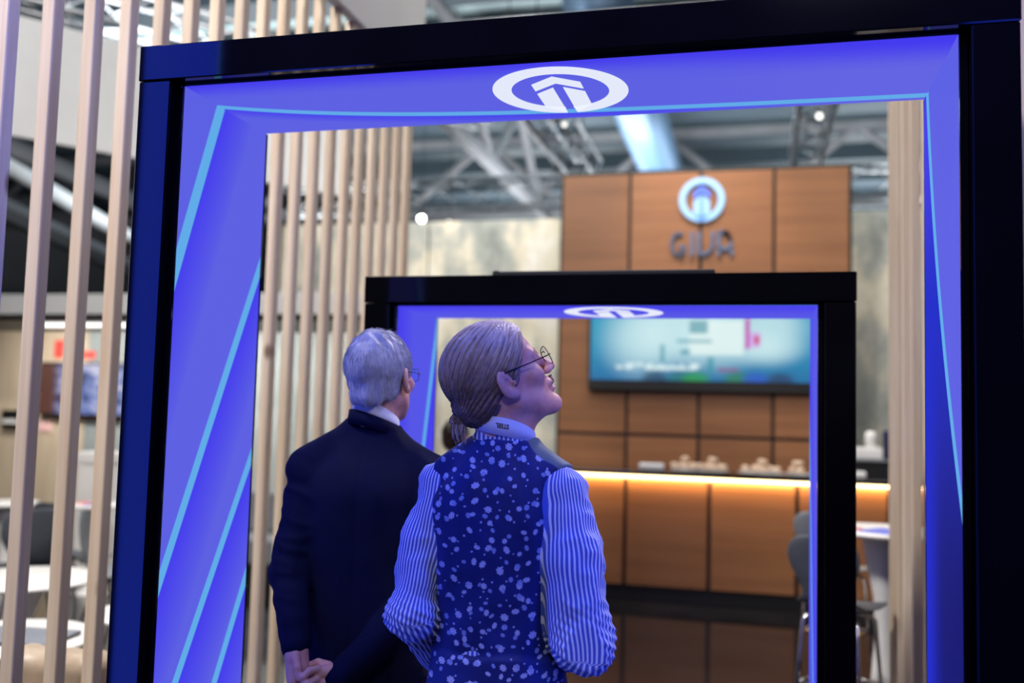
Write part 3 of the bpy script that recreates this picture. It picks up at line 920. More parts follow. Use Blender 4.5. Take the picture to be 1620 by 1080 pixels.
class Shape:
    def __init__(s): s.ops = []; s.post = None
    def add(s, f, k=.01): s.ops.append((1, f, k)); return s
    def sub(s, f, k=.004): s.ops.append((-1, f, k)); return s

    def eval_blocks(s, cen, pts, R):
        """cen (B,3) block centres, pts (n3,3) offsets -> (B,n3) values"""
        B, n3 = len(cen), len(pts)
        cd = np.full(B, 1e3, f4); D = np.full((B, n3), 1e3, f4)
        for sg, f, k in s.ops:
            c = f(cen)
            if sg > 0: sel = np.nonzero(c < np.minimum(cd + 2 * R + k, 3 * R + k))[0]
            else: sel = np.nonzero(c < R * 1.6 + k)[0]
            if len(sel):
                P = (cen[sel][:, None, :] + pts[None]).reshape(-1, 3)
                v = f(P).astype(f4).reshape(len(sel), n3)
                D[sel] = smin(D[sel], v, k) if sg > 0 else -smin(-D[sel], v, k)
            if sg > 0: cd = np.minimum(cd, c)
        return D

    def coarse(s, cen):
        cd = np.full(len(cen), 1e3, f4)
        for sg, f, k in s.ops:
            if sg > 0: cd = smin(cd, f(cen).astype(f4), k)
            else: cd = np.maximum(cd, -f(cen).astype(f4))
        return cd

    def mesh(s, name, lo, hi, h, blk=8):
        lo = np.array(lo, f4); nb = np.ceil((np.array(hi) - lo) / (h * blk)).astype(int)
        n = nb * blk
        ii = np.stack(np.meshgrid(*[np.arange(q) for q in nb], indexing='ij'), -1).reshape(-1, 3)
        cen = (lo + (ii + .5) * (blk * h) - .5 * h).astype(f4); Rb = blk * h * .5 * 1.7321
        cd = s.coarse(cen)
        act = np.abs(cd) < Rb * 1.7 + .012
        G = np.repeat(np.repeat(np.repeat(cd.reshape(nb), blk, 0), blk, 1), blk, 2).astype(f4)
        off = np.stack(np.meshgrid(*[np.arange(blk)] * 3, indexing='ij'), -1).reshape(-1, 3)
        pts = ((off - (blk - 1) / 2) * h).astype(f4)
        ia = np.nonzero(act)[0]
        G6 = G.reshape(nb[0], blk, nb[1], blk, nb[2], blk)
        for q in range(0, len(ia), 1500):
            sel = ia[q:q + 1500]
            D = s.eval_blocks(cen[sel], pts, Rb)
            if s.post is not None:
                P = (cen[sel][:, None, :] + pts[None]).reshape(-1, 3)
                D = s.post(P, D.reshape(-1)).reshape(D.shape)
            b_ = ii[sel]
            G6[b_[:, 0], :, b_[:, 1], :, b_[:, 2], :] = D.reshape(-1, blk, blk, blk)
        return surface_nets(name, G, lo, h)


def surface_nets(name, G, lo, h):
    I = G < 0; nx, ny, nz = G.shape
    I[0] = I[-1] = False; I[:, 0] = I[:, -1] = False; I[:, :, 0] = I[:, :, -1] = False
    c = np.zeros((nx - 1, ny - 1, nz - 1), np.int8)
    for dx in (0, 1):
        for dy in (0, 1):
            for dz in (0, 1): c += I[dx:nx - 1 + dx, dy:ny - 1 + dy, dz:nz - 1 + dz]
    A = np.argwhere((c > 0) & (c < 8)); K = len(A)
    cid = np.full(c.shape, -1, np.int32); cid[A[:, 0], A[:, 1], A[:, 2]] = np.arange(K)
    cor = [(dx, dy, dz) for dx in (0, 1) for dy in (0, 1) for dz in (0, 1)]
    val = np.stack([G[A[:, 0] + a, A[:, 1] + b_, A[:, 2] + d] for a, b_, d in cor], 1)
    ins = np.stack([I[A[:, 0] + a, A[:, 1] + b_, A[:, 2] + d] for a, b_, d in cor], 1)
    acc = np.zeros((K, 3), f4); cnt = np.zeros(K, f4)
    for i in range(8):
        for j in range(i + 1, 8):
            ci, cj = np.array(cor[i]), np.array(cor[j])
            if np.abs(ci - cj).sum() != 1: continue
            x = ins[:, i] != ins[:, j]
            t = np.clip(val[:, i] / np.where(x, val[:, i] - val[:, j], 1), 0.02, .98)
            acc += np.where(x[:, None], ci + t[:, None] * (cj - ci), 0); cnt += x
    Vt = lo + (A + acc / np.maximum(cnt, 1)[:, None]) * h
    F = []
    for ax in range(3):
        sl0 = [slice(1, -1)] * 3; sl1 = [slice(1, -1)] * 3
        sl0[ax] = slice(0, -1); sl1[ax] = slice(1, None)
        e = np.argwhere(I[tuple(sl0)] != I[tuple(sl1)])
        o1 = np.ones(3, int); o1[ax] = 0; e = e + o1
        u, v = (ax + 1) % 3, (ax + 2) % 3
        U = np.zeros(3, int); U[u] = 1; W = np.zeros(3, int); W[v] = 1
        g = lambda q: cid[q[:, 0], q[:, 1], q[:, 2]]
        quad = np.stack([g(e - U - W), g(e - W), g(e), g(e - U)], 1)
        flip = ~I[e[:, 0], e[:, 1], e[:, 2]]
        quad[flip] = quad[flip][:, ::-1]
        F.append(quad[(quad >= 0).all(1)])
    F = np.concatenate(F).astype(np.int32)
    me = bpy.data.meshes.new(name)
    me.vertices.add(K); me.vertices.foreach_set('co', Vt.astype(f4).ravel())
    me.loops.add(F.size); me.loops.foreach_set('vertex_index', F.ravel())
    me.polygons.add(len(F)); me.polygons.foreach_set('loop_start', np.arange(0, F.size, 4, dtype=np.int32))
    me.update(calc_edges=True); me.validate(); me.shade_smooth()
    return me, Vt


def set_attr(me, name, vals):
    a = me.attributes.new(name, 'FLOAT', 'POINT'); a.data.foreach_set('value', np.ascontiguousarray(vals, f4))


_rg = np.random.RandomState(3)
_nd = _rg.normal(size=(18, 3)).astype(f4); _nd /= np.linalg.norm(_nd, axis=1)[:, None]; _np = _rg.uniform(0, 6.28, 18)


def wob(P, f):
    """cheap smooth noise, about -1..1"""
    v = np.zeros(len(P), f4)
    for i in range(9): v += np.sin(P @ (_nd[i] * f * (.7 + .1 * i)) + _np[i] + 1.4 * np.sin(P @ (_nd[17 - i] * f * .6) + _np[17 - i]))
    return v / 4.2

# ------------------------------------------------------------------ people


def fabric(name, col, rough=.85, weave=900, bump=.12, sheen=.0, var=.12):
    m = bpy.data.materials.new(name); k = N(m)
    o = k.obj()
    big = k.noise(o, 9, 3); fine = k.noise(o, weave, 1)
    c = k.ramp(big, [(.3, tuple(q * (1 - var) for q in col[:3]) + (1,)), (.7, tuple(min(1, q * (1 + var)) for q in col[:3]) + (1,))])
    k.put(k.bsdf.inputs['Base Color'], c); k.bsdf.inputs['Roughness'].default_value = rough
    k.bsdf.inputs['Specular IOR Level'].default_value = .25
    k.put(k.bsdf.inputs['Normal'], k.bump(fine, bump, .001))
    if sheen: k.bsdf.inputs['Sheen Weight'].default_value = sheen
    return m


def skin_mat():
    m = bpy.data.materials.new('skin'); k = N(m); o = k.obj()
    n1 = k.noise(o, 28, 4); n2 = k.noise(o, 260, 2)
    c = k.ramp(n1, [(.3, S(206, 142, 122)), (.5, S(222, 164, 144)), (.7, S(230, 178, 158))])
    b = k.bsdf; k.put(b.inputs['Base Color'], c); b.inputs['Roughness'].default_value = .5
    b.inputs['Subsurface Weight'].default_value = .12; b.inputs['Subsurface Radius'].default_value = (.012, .005, .003)
    b.inputs['Subsurface Scale'].default_value = .6
    k.put(b.inputs['Normal'], k.bump(n2, .1, .001))
    return m


def hair_mat(name, dark, mid, light):
    m = bpy.data.materials.new(name); k = N(m)
    t = k.attr('tone').outputs['Fac']
    n = k.noise(k.obj(), 60, 3)
    c = k.ramp(k.m('MULTIPLY_ADD', n, .35, k.m('MULTIPLY', t, .7)), [(.2, dark), (.5, mid), (.85, light)])
    k.put(k.bsdf.inputs['Base Color'], c); k.bsdf.inputs['Roughness'].default_value = .34
    k.bsdf.inputs['Specular IOR Level'].default_value = .4
    return m


M_skin = skin_mat()
M_navy = fabric('navy_wool', S(10, 13, 44)); M_navy.node_tree.nodes['Principled BSDF'].inputs['Specular IOR Level'].default_value = .12
M_trouser = fabric('dark_trouser_cloth', S(34, 36, 50))
M_collar = fabric('white_cotton', S(226, 228, 238), var=.03, bump=.05)
M_vestback = fabric('grey_green_wool', S(112, 126, 126), weave=500, bump=.3)
M_shoe = mat('black_leather', (.01, .01, .011, 1), .3)
M_greyhair = hair_mat('grey_hair', S(120, 122, 130), S(172, 174, 182), S(214, 216, 224))
M_blond = hair_mat('dark_blond_hair', S(92, 72, 58), S(190, 162, 134), S(242, 220, 190))
M_brown = hair_mat('brown_hair', S(30, 20, 16), S(52, 36, 28), S(80, 58, 44))
M_wire = mat('dark_metal_wire', (.03, .028, .03, 1), .25, metal=1, var=0)
M_gold = mat('gold_metal_wire', S(170, 140, 96), .25, metal=1, var=0)
M_blueframe = mat('blue_plastic_frame', S(40, 90, 150), .3, var=0)
gl = bpy.data.materials.new('spectacle_glass'); _k = N(gl)
_k.bsdf.inputs['Base Color'].default_value = (.9, .95, 1, 1); _k.bsdf.inputs['Roughness'].default_value = .02
_k.bsdf.inputs['Transmission Weight'].default_value = 1; _k.bsdf.inputs['IOR'].default_value = 1.02
M_glass = gl

# striped shirt: the stripe coordinate runs round each sleeve and is stored per vertex
M_stripe = bpy.data.materials.new('blue_white_striped_cotton'); _k = N(M_stripe)
_s_ = _k.attr('stripe').outputs['Fac']
_w = _k.m('MULTIPLY_ADD', _k.m('SINE', _k.m('MULTIPLY', _s_, 2 * PI / .0108)), .5, .5)
_k.put(_k.bsdf.inputs['Base Color'], _k.mix(_k.step(_w, .52, .74), S(84, 108, 196), S(232, 236, 246)))
_k.bsdf.inputs['Roughness'].default_value = .8; _k.bsdf.inputs['Specular IOR Level'].default_value = .2


def floral():
    m = bpy.data.materials.new('navy_floral_cotton'); k = N(m)
    x, y, z = k.xyz(k.obj())
    warp = k.m('MULTIPLY_ADD', k.noise(k.obj(), 6, 1), .02, 0)
    base = k.ramp(k.noise(k.obj(), 12, 3), [(.3, S(22, 32, 92)), (.7, S(32, 46, 118))])
    tot = None; col = base
    for cell, rad, off, petals, dens, bright in ((.036, .0105, .0, 7, .1, S(196, 204, 232)), (.034, .0078, .51, 6, .35, S(150, 168, 216)), (.026, .0034, .23, 4, .45, S(176, 188, 226))):
        p = k.comb(k.m('MULTIPLY_ADD', k.m('ADD', x, warp), 1 / cell, off * 7), k.m('MULTIPLY_ADD', z, 1 / cell, off * 3), 0.0)
        vo = k.new('ShaderNodeTexVoronoi', voronoi_dimensions='2D'); vo.inputs['Scale'].default_value = 1
        vo.inputs['Randomness'].default_value = .8; k.put(vo.inputs['Vector'], p)
        d = k.v('SUBTRACT', p, vo.outputs['Position']); dx, dy, _ = k.xyz(d)
        cx, cy, cz = k.xyz(vo.outputs['Color'])
        a0 = k.m('MULTIPLY', cx, 6.28)
        ca, sa = k.m('COSINE', a0), k.m('SINE', a0)
        ex = k.m('ADD', k.m('MULTIPLY', dx, ca), k.m('MULTIPLY', dy, sa)); ey = k.m('SUBTRACT', k.m('MULTIPLY', dy, ca), k.m('MULTIPLY', dx, sa))
        ey = k.m('MULTIPLY', ey, k.m('MULTIPLY_ADD', cy, .55, 1.05))
        r = k.m('SQRT', k.m('ADD', k.m('MULTIPLY', ex, ex), k.m('MULTIPLY', ey, ey)))
        th = k.m('ARCTAN2', ey, ex)
        lim = k.m('MULTIPLY', k.m('MULTIPLY_ADD', k.m('COSINE', k.m('MULTIPLY', th, float(petals))), .1, .9), k.m('MULTIPLY', k.m('MULTIPLY_ADD', cz, .5, .6), rad / cell))
        q = k.m('DIVIDE', r, lim)
        mask = k.m('SUBTRACT', 1.0, k.step(q, .85, 1.0))
        mask = k.m('MULTIPLY', mask, k.m('GREATER_THAN', cz, dens))
        veins = k.m('MULTIPLY', k.step(k.m('SINE', k.m('MULTIPLY_ADD', q, 9.0, k.m('MULTIPLY', th, 2.0))), .55, .9), k.step(q, .18, .3))
        c = k.mix(k.m('MULTIPLY', veins, .6), bright, S(60, 76, 150))
        col = k.mix(k.m('MULTIPLY', mask, .9), col, c)
    fr = k.attr('front').outputs['Fac']
    col = k.mix(k.step(fr, -.002, .002), col, S(104, 120, 122))
    k.put(k.bsdf.inputs['Base Color'], col); k.bsdf.inputs['Roughness'].default_value = .6
    k.bsdf.inputs['Specular IOR Level'].default_value = .3
    return m


M_floral = floral()


def head_axes(yaw, pitch, roll=0):
    """columns right, forward, up; yaw to the right of +y, pitch up"""
    y, p = math.radians(yaw), math.radians(pitch)
    f = np.array([math.sin(y) * math.cos(p), math.cos(y) * math.cos(p), math.sin(p)])
    r = np.array([math.cos(y), -math.sin(y), 0.]); u = np.cross(r, f)
    q = math.radians(roll); r, u = r * math.cos(q) + u * math.sin(q), u * math.cos(q) - r * math.sin(q)
    return np.stack([r, f, u], 1)


def Rz(deg):
    a = math.radians(deg); return np.array([[math.cos(a), -math.sin(a), 0], [math.sin(a), math.cos(a), 0], [0, 0, 1]], f4)


def head_ops(sh, c, R, s):
    A = lambda f, k=.01: sh.add(moved(f, c, R, s), k * s)
    B = lambda f, k=.004: sh.sub(moved(f, c, R, s), k * s)
    A(ell((0, -.006, .038), (.077, .105, .091)))
    A(ell((0, .035, -.03), (.06, .06, .092)), .02)
    A(cone((.05, .005, -.055), (.012, .08, -.103), .022, .02), .025); A(cone((-.05, .005, -.055), (-.012, .08, -.103), .022, .02), .025)
    A(ell((0, .085, -.104), (.02, .018, .017)), .012)
    for x in (1, -1):
        A(cone((x * .042, .078, .024), (x * .012, .092, .021), .011, .009), .014)
        A(ell((x * .044, .062, -.022), (.024, .024, .02)), .02)
    for x in (1, -1): B(ell((x * .032, .106, .003), (.019, .02, .013)), .012)
    for x in (1, -1): A(ell((x * .031, .08, .002), (.0135, .0125, .0115)), .002)
    for x in (1, -1): A(cone((x * .044, .084, .009), (x * .018, .092, .0085), .0035, .003), .004)
    A(cone((0, .093, .016), (0, .119, -.024), .0085, .012), .012)
    A(ell((0, .121, -.028), (.011, .011, .0095)), .006)
    for x in (1, -1): A(ell((x * .0125, .108, -.031), (.0075, .011, .0085)), .006)
    for x in (1, -1): B(ell((x * .006, .116, -.0385), (.0035, .006, .004)), .002)
    A(ell((0, .094, -.056), (.027, .012, .013)), .012)
    A(ell((0, .1035, -.0595), (.021, .0085, .0052)), .004)
    A(ell((0, .0985, -.0735), (.019, .0095, .0065)), .005)
    B(ell((0, .112, -.0662), (.02, .014, .0026)), .002)
    for x in (1, -1):
        Re = Rz(24 * x)
        A(ell((x * .081, -.014, -.003), (.0085, .021, .034), Re), .006)
        A(ell((x * .079, -.004, -.031), (.0075, .011, .012)), .006)
        B(ell((x * .0915, -.0095, -.006), (.012, .0125, .0175), Re), .0008)
        B(ell((x * .0925, -.0165, .013), (.0065, .008, .011), Re), .0008)
        A(cone((x * .086, -.021, .014), (x * .0862, -.017, -.016), .0034, .0034), .003)
        A(ell((x * .084, .004, -.009), (.0035, .0045, .0065)), .004)


def hand_ops(sh, w, f, n, side, s=1.0, curl=.7):
    """hand with a palm and five fingers: wrist w, pointing f, palm facing n, thumb towards side"""
    w, f, n, t = [np.array(q, float) for q in (w, f, n, side)]
    f /= np.linalg.norm(f); n -= f * (n @ f); n /= np.linalg.norm(n); t = t - f * (t @ f) - n * (t @ n); t /= np.linalg.norm(t)
    for q in (-.028, -.009, .01, .028):
        sh.add(cone(w + t * q * .6 * s, w + (f * .092 + t * q) * s, .016 * s, .0125 * s), .012)
    for q, L in ((.03, .072), (.0105, .08), (-.0095, .074), (-.0285, .058)):
        p = w + (f * .094 + t * q) * s; a = 0
        for i, (fr, r0, r1) in enumerate(((.44, .0098, .0092), (.31, .0092, .0085), (.25, .0085, .0072))):
            a += curl * (.6 if i == 0 else .75)
            d = f * math.cos(a) + n * math.sin(a); e = p + d * L * fr * s
            sh.add(cone(p, e, r0 * s, r1 * s), .004); p = e
    p = w + (f * .028 + t * .03) * s
    for d, L, r0, r1 in ((f * .55 + t * .75 + n * .35, .042, .0145, .0115), (f * .85 + t * .25 + n * .45, .034, .0112, .0102), (f * .85 - t * .1 + n * .5, .026, .0102, .0082)):
        d = d / np.linalg.norm(d); e = p + d * L * s; sh.add(cone(p, e, r0 * s, r1 * s), .008); p = e


def to_h(P, c, R, s): return ((P - V3(*c)) @ np.array(R, f4)) / s


def head_matrix(c, R, s):
    m = Matrix([[R[i][j] * s for j in range(3)] + [c[i]] for i in range(3)] + [[0, 0, 0, 1]])
    return m


def strands(name, paths, m, parent, r0=.0009, mtx=None):
    """thin tapering three sided hairs; every path a list of points"""
    vs = []; fs = []; tn = []
    for pts, r, tone in paths:
        pts = np.array(pts); n = len(pts); base = len(vs)
        for i in range(n):
            t = pts[min(i + 1, n - 1)] - pts[max(i - 1, 0)]; t /= np.linalg.norm(t) + 1e-9
            u = np.cross(t, (.31, .52, .79)); u /= np.linalg.norm(u) + 1e-9; v = np.cross(t, u)
            rr = r * (1 - .6 * i / (n - 1)) if n > 2 else r
            for q in range(3):
                a = 2.094 * q; vs.append(pts[i] + (u * math.cos(a) + v * math.sin(a)) * rr); tn.append(tone)
        for i in range(n - 1):
            for q in range(3):
                a, b_ = base + 3 * i + q, base + 3 * i + (q + 1) % 3
                fs.append((a, b_, b_ + 3, a + 3))
    me = bpy.data.meshes.new(name); me.from_pydata([tuple(p) for p in vs], [], fs); me.shade_smooth()
    set_attr(me, 'tone', np.array(tn))
    o = link(name, me, m, parent)
    if mtx is not None: o.matrix_local = mtx
    return o


def band(name, c, ra, rb, zlo, zhi, th, m, parent, a0=-PI * .93, a1=PI * .93, n=64, flare=0.0):
    """cloth band standing round a neck; angle 0 faces -y, angles grow towards +x"""
    mb = MB(); R_ = []
    for i in range(n + 1):
        a = a0 + (a1 - a0) * i / n; row = []
        for rr, zz in ((flare, zlo(a)), (flare + th, zlo(a)), (th, zhi(a)), (0, zhi(a))):
            row.append(mb.bm.verts.new((c[0] + (ra + rr) * math.sin(a), c[1] - (rb + rr) * math.cos(a), zz)))
        R_.append(row)
    for p, q in zip(R_, R_[1:]):
        for k in range(4): mb.bm.faces.new((p[k], p[(k + 1) % 4], q[(k + 1) % 4], q[k]))
    mb.bm.faces.new(R_[0]); mb.bm.faces.new(R_[-1][::-1])
    return mb.build(name, m, parent, True)


def shoes(parent, xs, y, m, yaw=0):
    for x in xs:
        sh = Shape().add(ell((x, y + .07, .045), (.048, .11, .04)), .02).add(ell((x, y - .04, .05), (.042, .06, .055)), .02)
        sh.add(rbox((x, y + .04, .012), (.046, .14, .012), .01), .005)
        me, _ = sh.mesh('shoe', (x - .09, y - .16, -.012), (x + .09, y + .26, .14), .006)
        link('shoe', me, m, parent)


def glasses(parent, mtx, m_rim, m_temple, lensshape='round'):
    g = MB()
    for x in (-1, 1):
        if lensshape == 'round':
            pts = [(x * .034 + .0245 * math.cos(a), .118 - .006 * abs(math.cos(a)), .001 + .022 * math.sin(a)) for a in [2 * PI * i / 24 for i in range(25)]]
        else:
            pts = [(x * .034 + .027 * q, .119 - .004 * abs(q), .0 + .018 * w_) for q, w_ in ((-1, 1), (1, 1), (1, .2), (.85, -.8), (0, -1), (-.85, -.8), (-1, .2), (-1, 1))]
        g.tube(pts, .0013, 6)
    g.tube([(-.0105, .121, .006), (0, .1245, .009), (.0105, .121, .006)], .0012, 6)
    o = g.build('spectacles', m_rim, parent, True); o.matrix_local = mtx
    for x in (-1, 1):
        t = MB().tube([(x * .058, .115, .004), (x * .072, .1, .006), (x * .0795, .05, .012), (x * .0835, -.004, .02), (x * .084, -.02, .006)], .0016, 6).build('temple', m_temple, o, True)
        l = MB().tube([(x * .034, .1165, .001), (x * .034, .1172, .001)], .021, 20).build('lens', M_glass, o)
    return o


# ---------------------------------------------------------------- man in the dark suit
def old_man():
    t = empty('person', (-1.13026, 2.65, 0), math.radians(23.1))
    tag(t, 'grey haired man in a dark navy suit, hands clasped behind his back', 'person')
    hc, hR, hs = (.046, .01, 1.69), head_axes(28, 6, 2), 1.09
    TW = math.radians(14)
    SL, EL, WL = (-.165, .03, 1.40), (-.197, -.05, 1.125), (-.163, -.17, .955)
    SR, ER, WR = (.205, -.05, 1.395), (.235, -.13, 1.12), (-.045, -.2, .862)
    # body
    b = Shape(); head_ops(b, hc, hR, hs)
    b.add(cone((.04, .0, 1.66), (.034, -.005, 1.5), .056, .064), .03)
    b.add(loft([(.86, .15, .105, 0, 0), (1.0, .155, .1, 0, 0), (1.2, .165, .1, 0, 0), (1.36, .17, .1, 0, 0), (1.44, .13, .075, .01, 0), (1.5, .07, .06, .025, 0)], TW, (.015, 0)), .03)
    for s_, e_, w_ in ((SL, EL, WL), (SR, ER, WR)): b.add(cone(s_, e_, .038, .034), .012); b.add(cone(e_, w_, .034, .026), .012)
    for x in (-.085, .105): b.add(cone((x, 0, .9), (x, .01, .48), .08, .055), .03); b.add(cone((x, .01, .48), (x, -.02, .08), .052, .036), .02); b.add(cone((x, -.02, .06), (x, .11, .04), .03, .028), .02)
    hp = [((-.165, -.185, .945), (-.158, -.196, .868), .027, .024), ((-.15, -.182, .94), (-.142, -.192, .868), .024, .022)]
    hp += [((-.16, -.21, .93), (-.153, -.23, .906), .0135, .012), ((-.153, -.23, .906), (-.1475, -.236, .88), .0115, .0095)]
    for i in range(4):
        x = -.168 + .0135 * i
        hp += [((x, -.195, .868), (x + .006, -.206, .832), .0098, .009), ((x + .006, -.206, .832), (x + .016, -.2, .803), .009, .0085), ((x + .016, -.2, .803), (x + .026, -.188, .79), .0085, .007)]
    hp += [((-.06, -.2, .885), (-.1, -.208, .886), .021, .019), ((-.055, -.2, .858), (-.1, -.212, .858), .024, .019), ((-.06, -.196, .832), (-.096, -.208, .834), .02, .017)]
    for (p, q, r, e, r0) in (((-.1, -.218, .897), (-.12, -.236, .897), (-.134, -.24, .884), (-.138, -.232, .872), .0108),
                             ((-.1, -.222, .873), (-.124, -.243, .866), (-.143, -.243, .852), (-.154, -.232, .842), .0108),
                             ((-.1, -.22, .85), (-.122, -.24, .84), (-.14, -.24, .826), (-.15, -.23, .818), .0102),
                             ((-.096, -.214, .828), (-.114, -.23, .816), (-.128, -.23, .804), (-.136, -.222, .797), .0092),
                             ((-.07, -.19, .9), (-.1, -.178, .905), (-.125, -.176, .895), (-.14, -.176, .885), .0115)):
        hp += [(p, q, r0, r0 * .95), (q, r, r0 * .95, r0 * .9), (r, e, r0 * .9, r0 * .75)]
    for a, c, r0, r1 in hp: b.add(cone(a, c, r0, r1), .0035)
    me, _ = b.mesh('body', (-.32, -.27, -.005), (.34, .23, 1.87), .0034)
    link('body', me, M_skin, t)
    # jacket
    j = Shape()
    secs = [(.72, .195, .135, 0, .0), (.85, .195, .14, 0, 0), (1.0, .178, .13, 0, 0), (1.12, .168, .122, 0, 0), (1.25, .178, .125, 0, 0), (1.36, .19, .122, 0, -.004), (1.43, .168, .1, 0, -.004), (1.475, .13, .086, .004, 0), (1.52, .09, .076, .014, 0), (1.55, .07, .07, .018, 0)]
    tor = loft(secs, TW, (.016, 0))
    j.add(tor, .02)
    for s_, e_, w_ in ((SL, EL, WL), (SR, ER, WR)):
        j.add(cone(s_, e_, .058, .055), .028); j.add(cone(e_, w_, .056, .043), .02)
    j.add(cone((-.035, .0, 1.535), (-.16, .03, 1.425), .042, .058), .03); j.add(cone((.085, -.01, 1.5), (.2, -.045, 1.415), .042, .058), .03)
    ca, sa = math.cos(TW), math.sin(TW)

    def post(P, D):
        xt = (P[:, 0] - .016) * ca - P[:, 1] * sa; back = P[:, 1] < .0
        D = D + np.where(back & (P[:, 2] < 1.5), .0022 * np.exp(-(xt / .0035) ** 2), 0)
        arm = np.clip((np.abs(P[:, 0] - .016) - .13) / .05, 0, 1)
        # slanting creases across the sleeves, long soft folds down the back
        q = np.stack([P[:, 0] * 16 + P[:, 2] * 40, P[:, 1] * 24 - P[:, 2] * 18, P[:, 2] * 34], 1)
        D = D + arm * (.004 * wob(q, 1.0) + .006 * np.abs(wob(q * 2.0 + 3, 1.0)))
        q2 = np.stack([P[:, 0] * 26 + P[:, 2] * 3, P[:, 1] * 20, P[:, 2] * 4.5], 1)
        return D + (1 - arm) * (.004 * wob(q2, 1.0) + .005 * np.abs(wob(q2 * 1.7 + 5, 1.0)))
    j.post = post
    me, _ = j.mesh('jacket', (-.34, -.29, .69), (.36, .2, 1.58), .0058)
    link('jacket', me, M_navy, t)
    band('jacket_collar', (.034, .0), .074, .07, lambda a: 1.525 - .026 * math.sin(a) + .012 * math.cos(a), lambda a: 1.568 - .027 * math.sin(a) + .01 * math.cos(a), .006, M_navy, t, flare=.006)
    band('shirt_collar', (.034, .0), .0655, .062, lambda a: 1.55 - .026 * math.sin(a) + .012 * math.cos(a), lambda a: 1.592 - .03 * math.sin(a) + .022 * math.cos(a), .005, M_collar, t)
    MB().tube([(-.035, -.2, .862), (-.06, -.2, .862)], .036, 16).build('shirt_cuff', M_collar, t, True)
    # trousers, shoes
    tr = Shape().add(loft([(.78, .17, .125, 0, 0), (.95, .165, .12, 0, 0), (1.0, .16, .115, 0, 0)], TW, (.012, 0)), .03)
    for x in (-.085, .105): tr.add(cone((x, 0, .84), (x, .01, .46), .1, .078), .03); tr.add(cone((x, .01, .46), (x, -.02, .09), .078, .068), .03)
    me, _ = tr.mesh('trousers', (-.24, -.2, .02), (.26, .2, 1.03), .009); link('trousers', me, M_trouser, t)
    shoes(t, (-.085, .105), .02, M_shoe)
    # hair
    h = Shape()
    def cutp(ny, nz, d): return lambda P: d - (P[:, 1] * ny + P[:, 2] * nz)
    h.add(moved(ell((0, -.016, .036), (.0855, .1115, .1)), hc, hR, hs), 0)
    h.add(moved(ell((0, -.05, -.03), (.066, .064, .062)), hc, hR, hs), .02)
    h.sub(moved(cutp(.86, -.51, .035), hc, hR, hs), .012)
    h.sub(moved(cutp(.3, -.954, .034), hc, hR, hs), .01)
    for x in (1, -1): h.sub(moved(ell((x * .092, -.008, -.012), (.026, .025, .037)), hc, hR, hs), .008)
    def post2(P, D):
        q = to_h(P, hc, hR, hs)
        w1 = wob(np.stack([q[:, 0] * 130 + q[:, 1] * 40, q[:, 1] * 120, q[:, 2] * 45], 1), 1.0)
        return D + .0032 * w1
    h.post = post2
    me, Vh = h.mesh('hair', (-.09, -.16, 1.56), (.19, .2, 1.87), .0032)
    set_attr(me, 'tone', .45 + .25 * wob(Vh * 40, 1.0))
    ho = link('hair', me, M_greyhair, t)
    n = np.zeros(len(me.vertices) * 3, f4); me.vertices.foreach_get('normal', n); n = n.reshape(-1, 3)
    rg = np.random.RandomState(5); crown = np.array(hc) + hR @ np.array([.01, -.06, .125]) * hs
    paths = []
    for i in rg.choice(len(Vh), 3600):
        p, nn = Vh[i].astype(float), n[i].astype(float)
        d = p - crown; d = d + np.array([0, 0, -.05]) + rg.normal(0, .022, 3); d -= nn * (d @ nn); L = np.linalg.norm(d)
        if L < 1e-4: continue
        d /= L; ln = rg.uniform(.014, .028)
        paths.append(([p - nn * .001, p + d * ln * .5 + nn * .0016, p + d * ln + nn * (.0004 - ln * ln * 4)], .0005, rg.uniform(.1, 1)))
    strands('hair_strands', paths, M_greyhair, ho)['kind'] = 'stuff'
    glasses(t, head_matrix(hc, hR, hs), M_blueframe, M_blueframe, 'rect')
    return t


old_man()


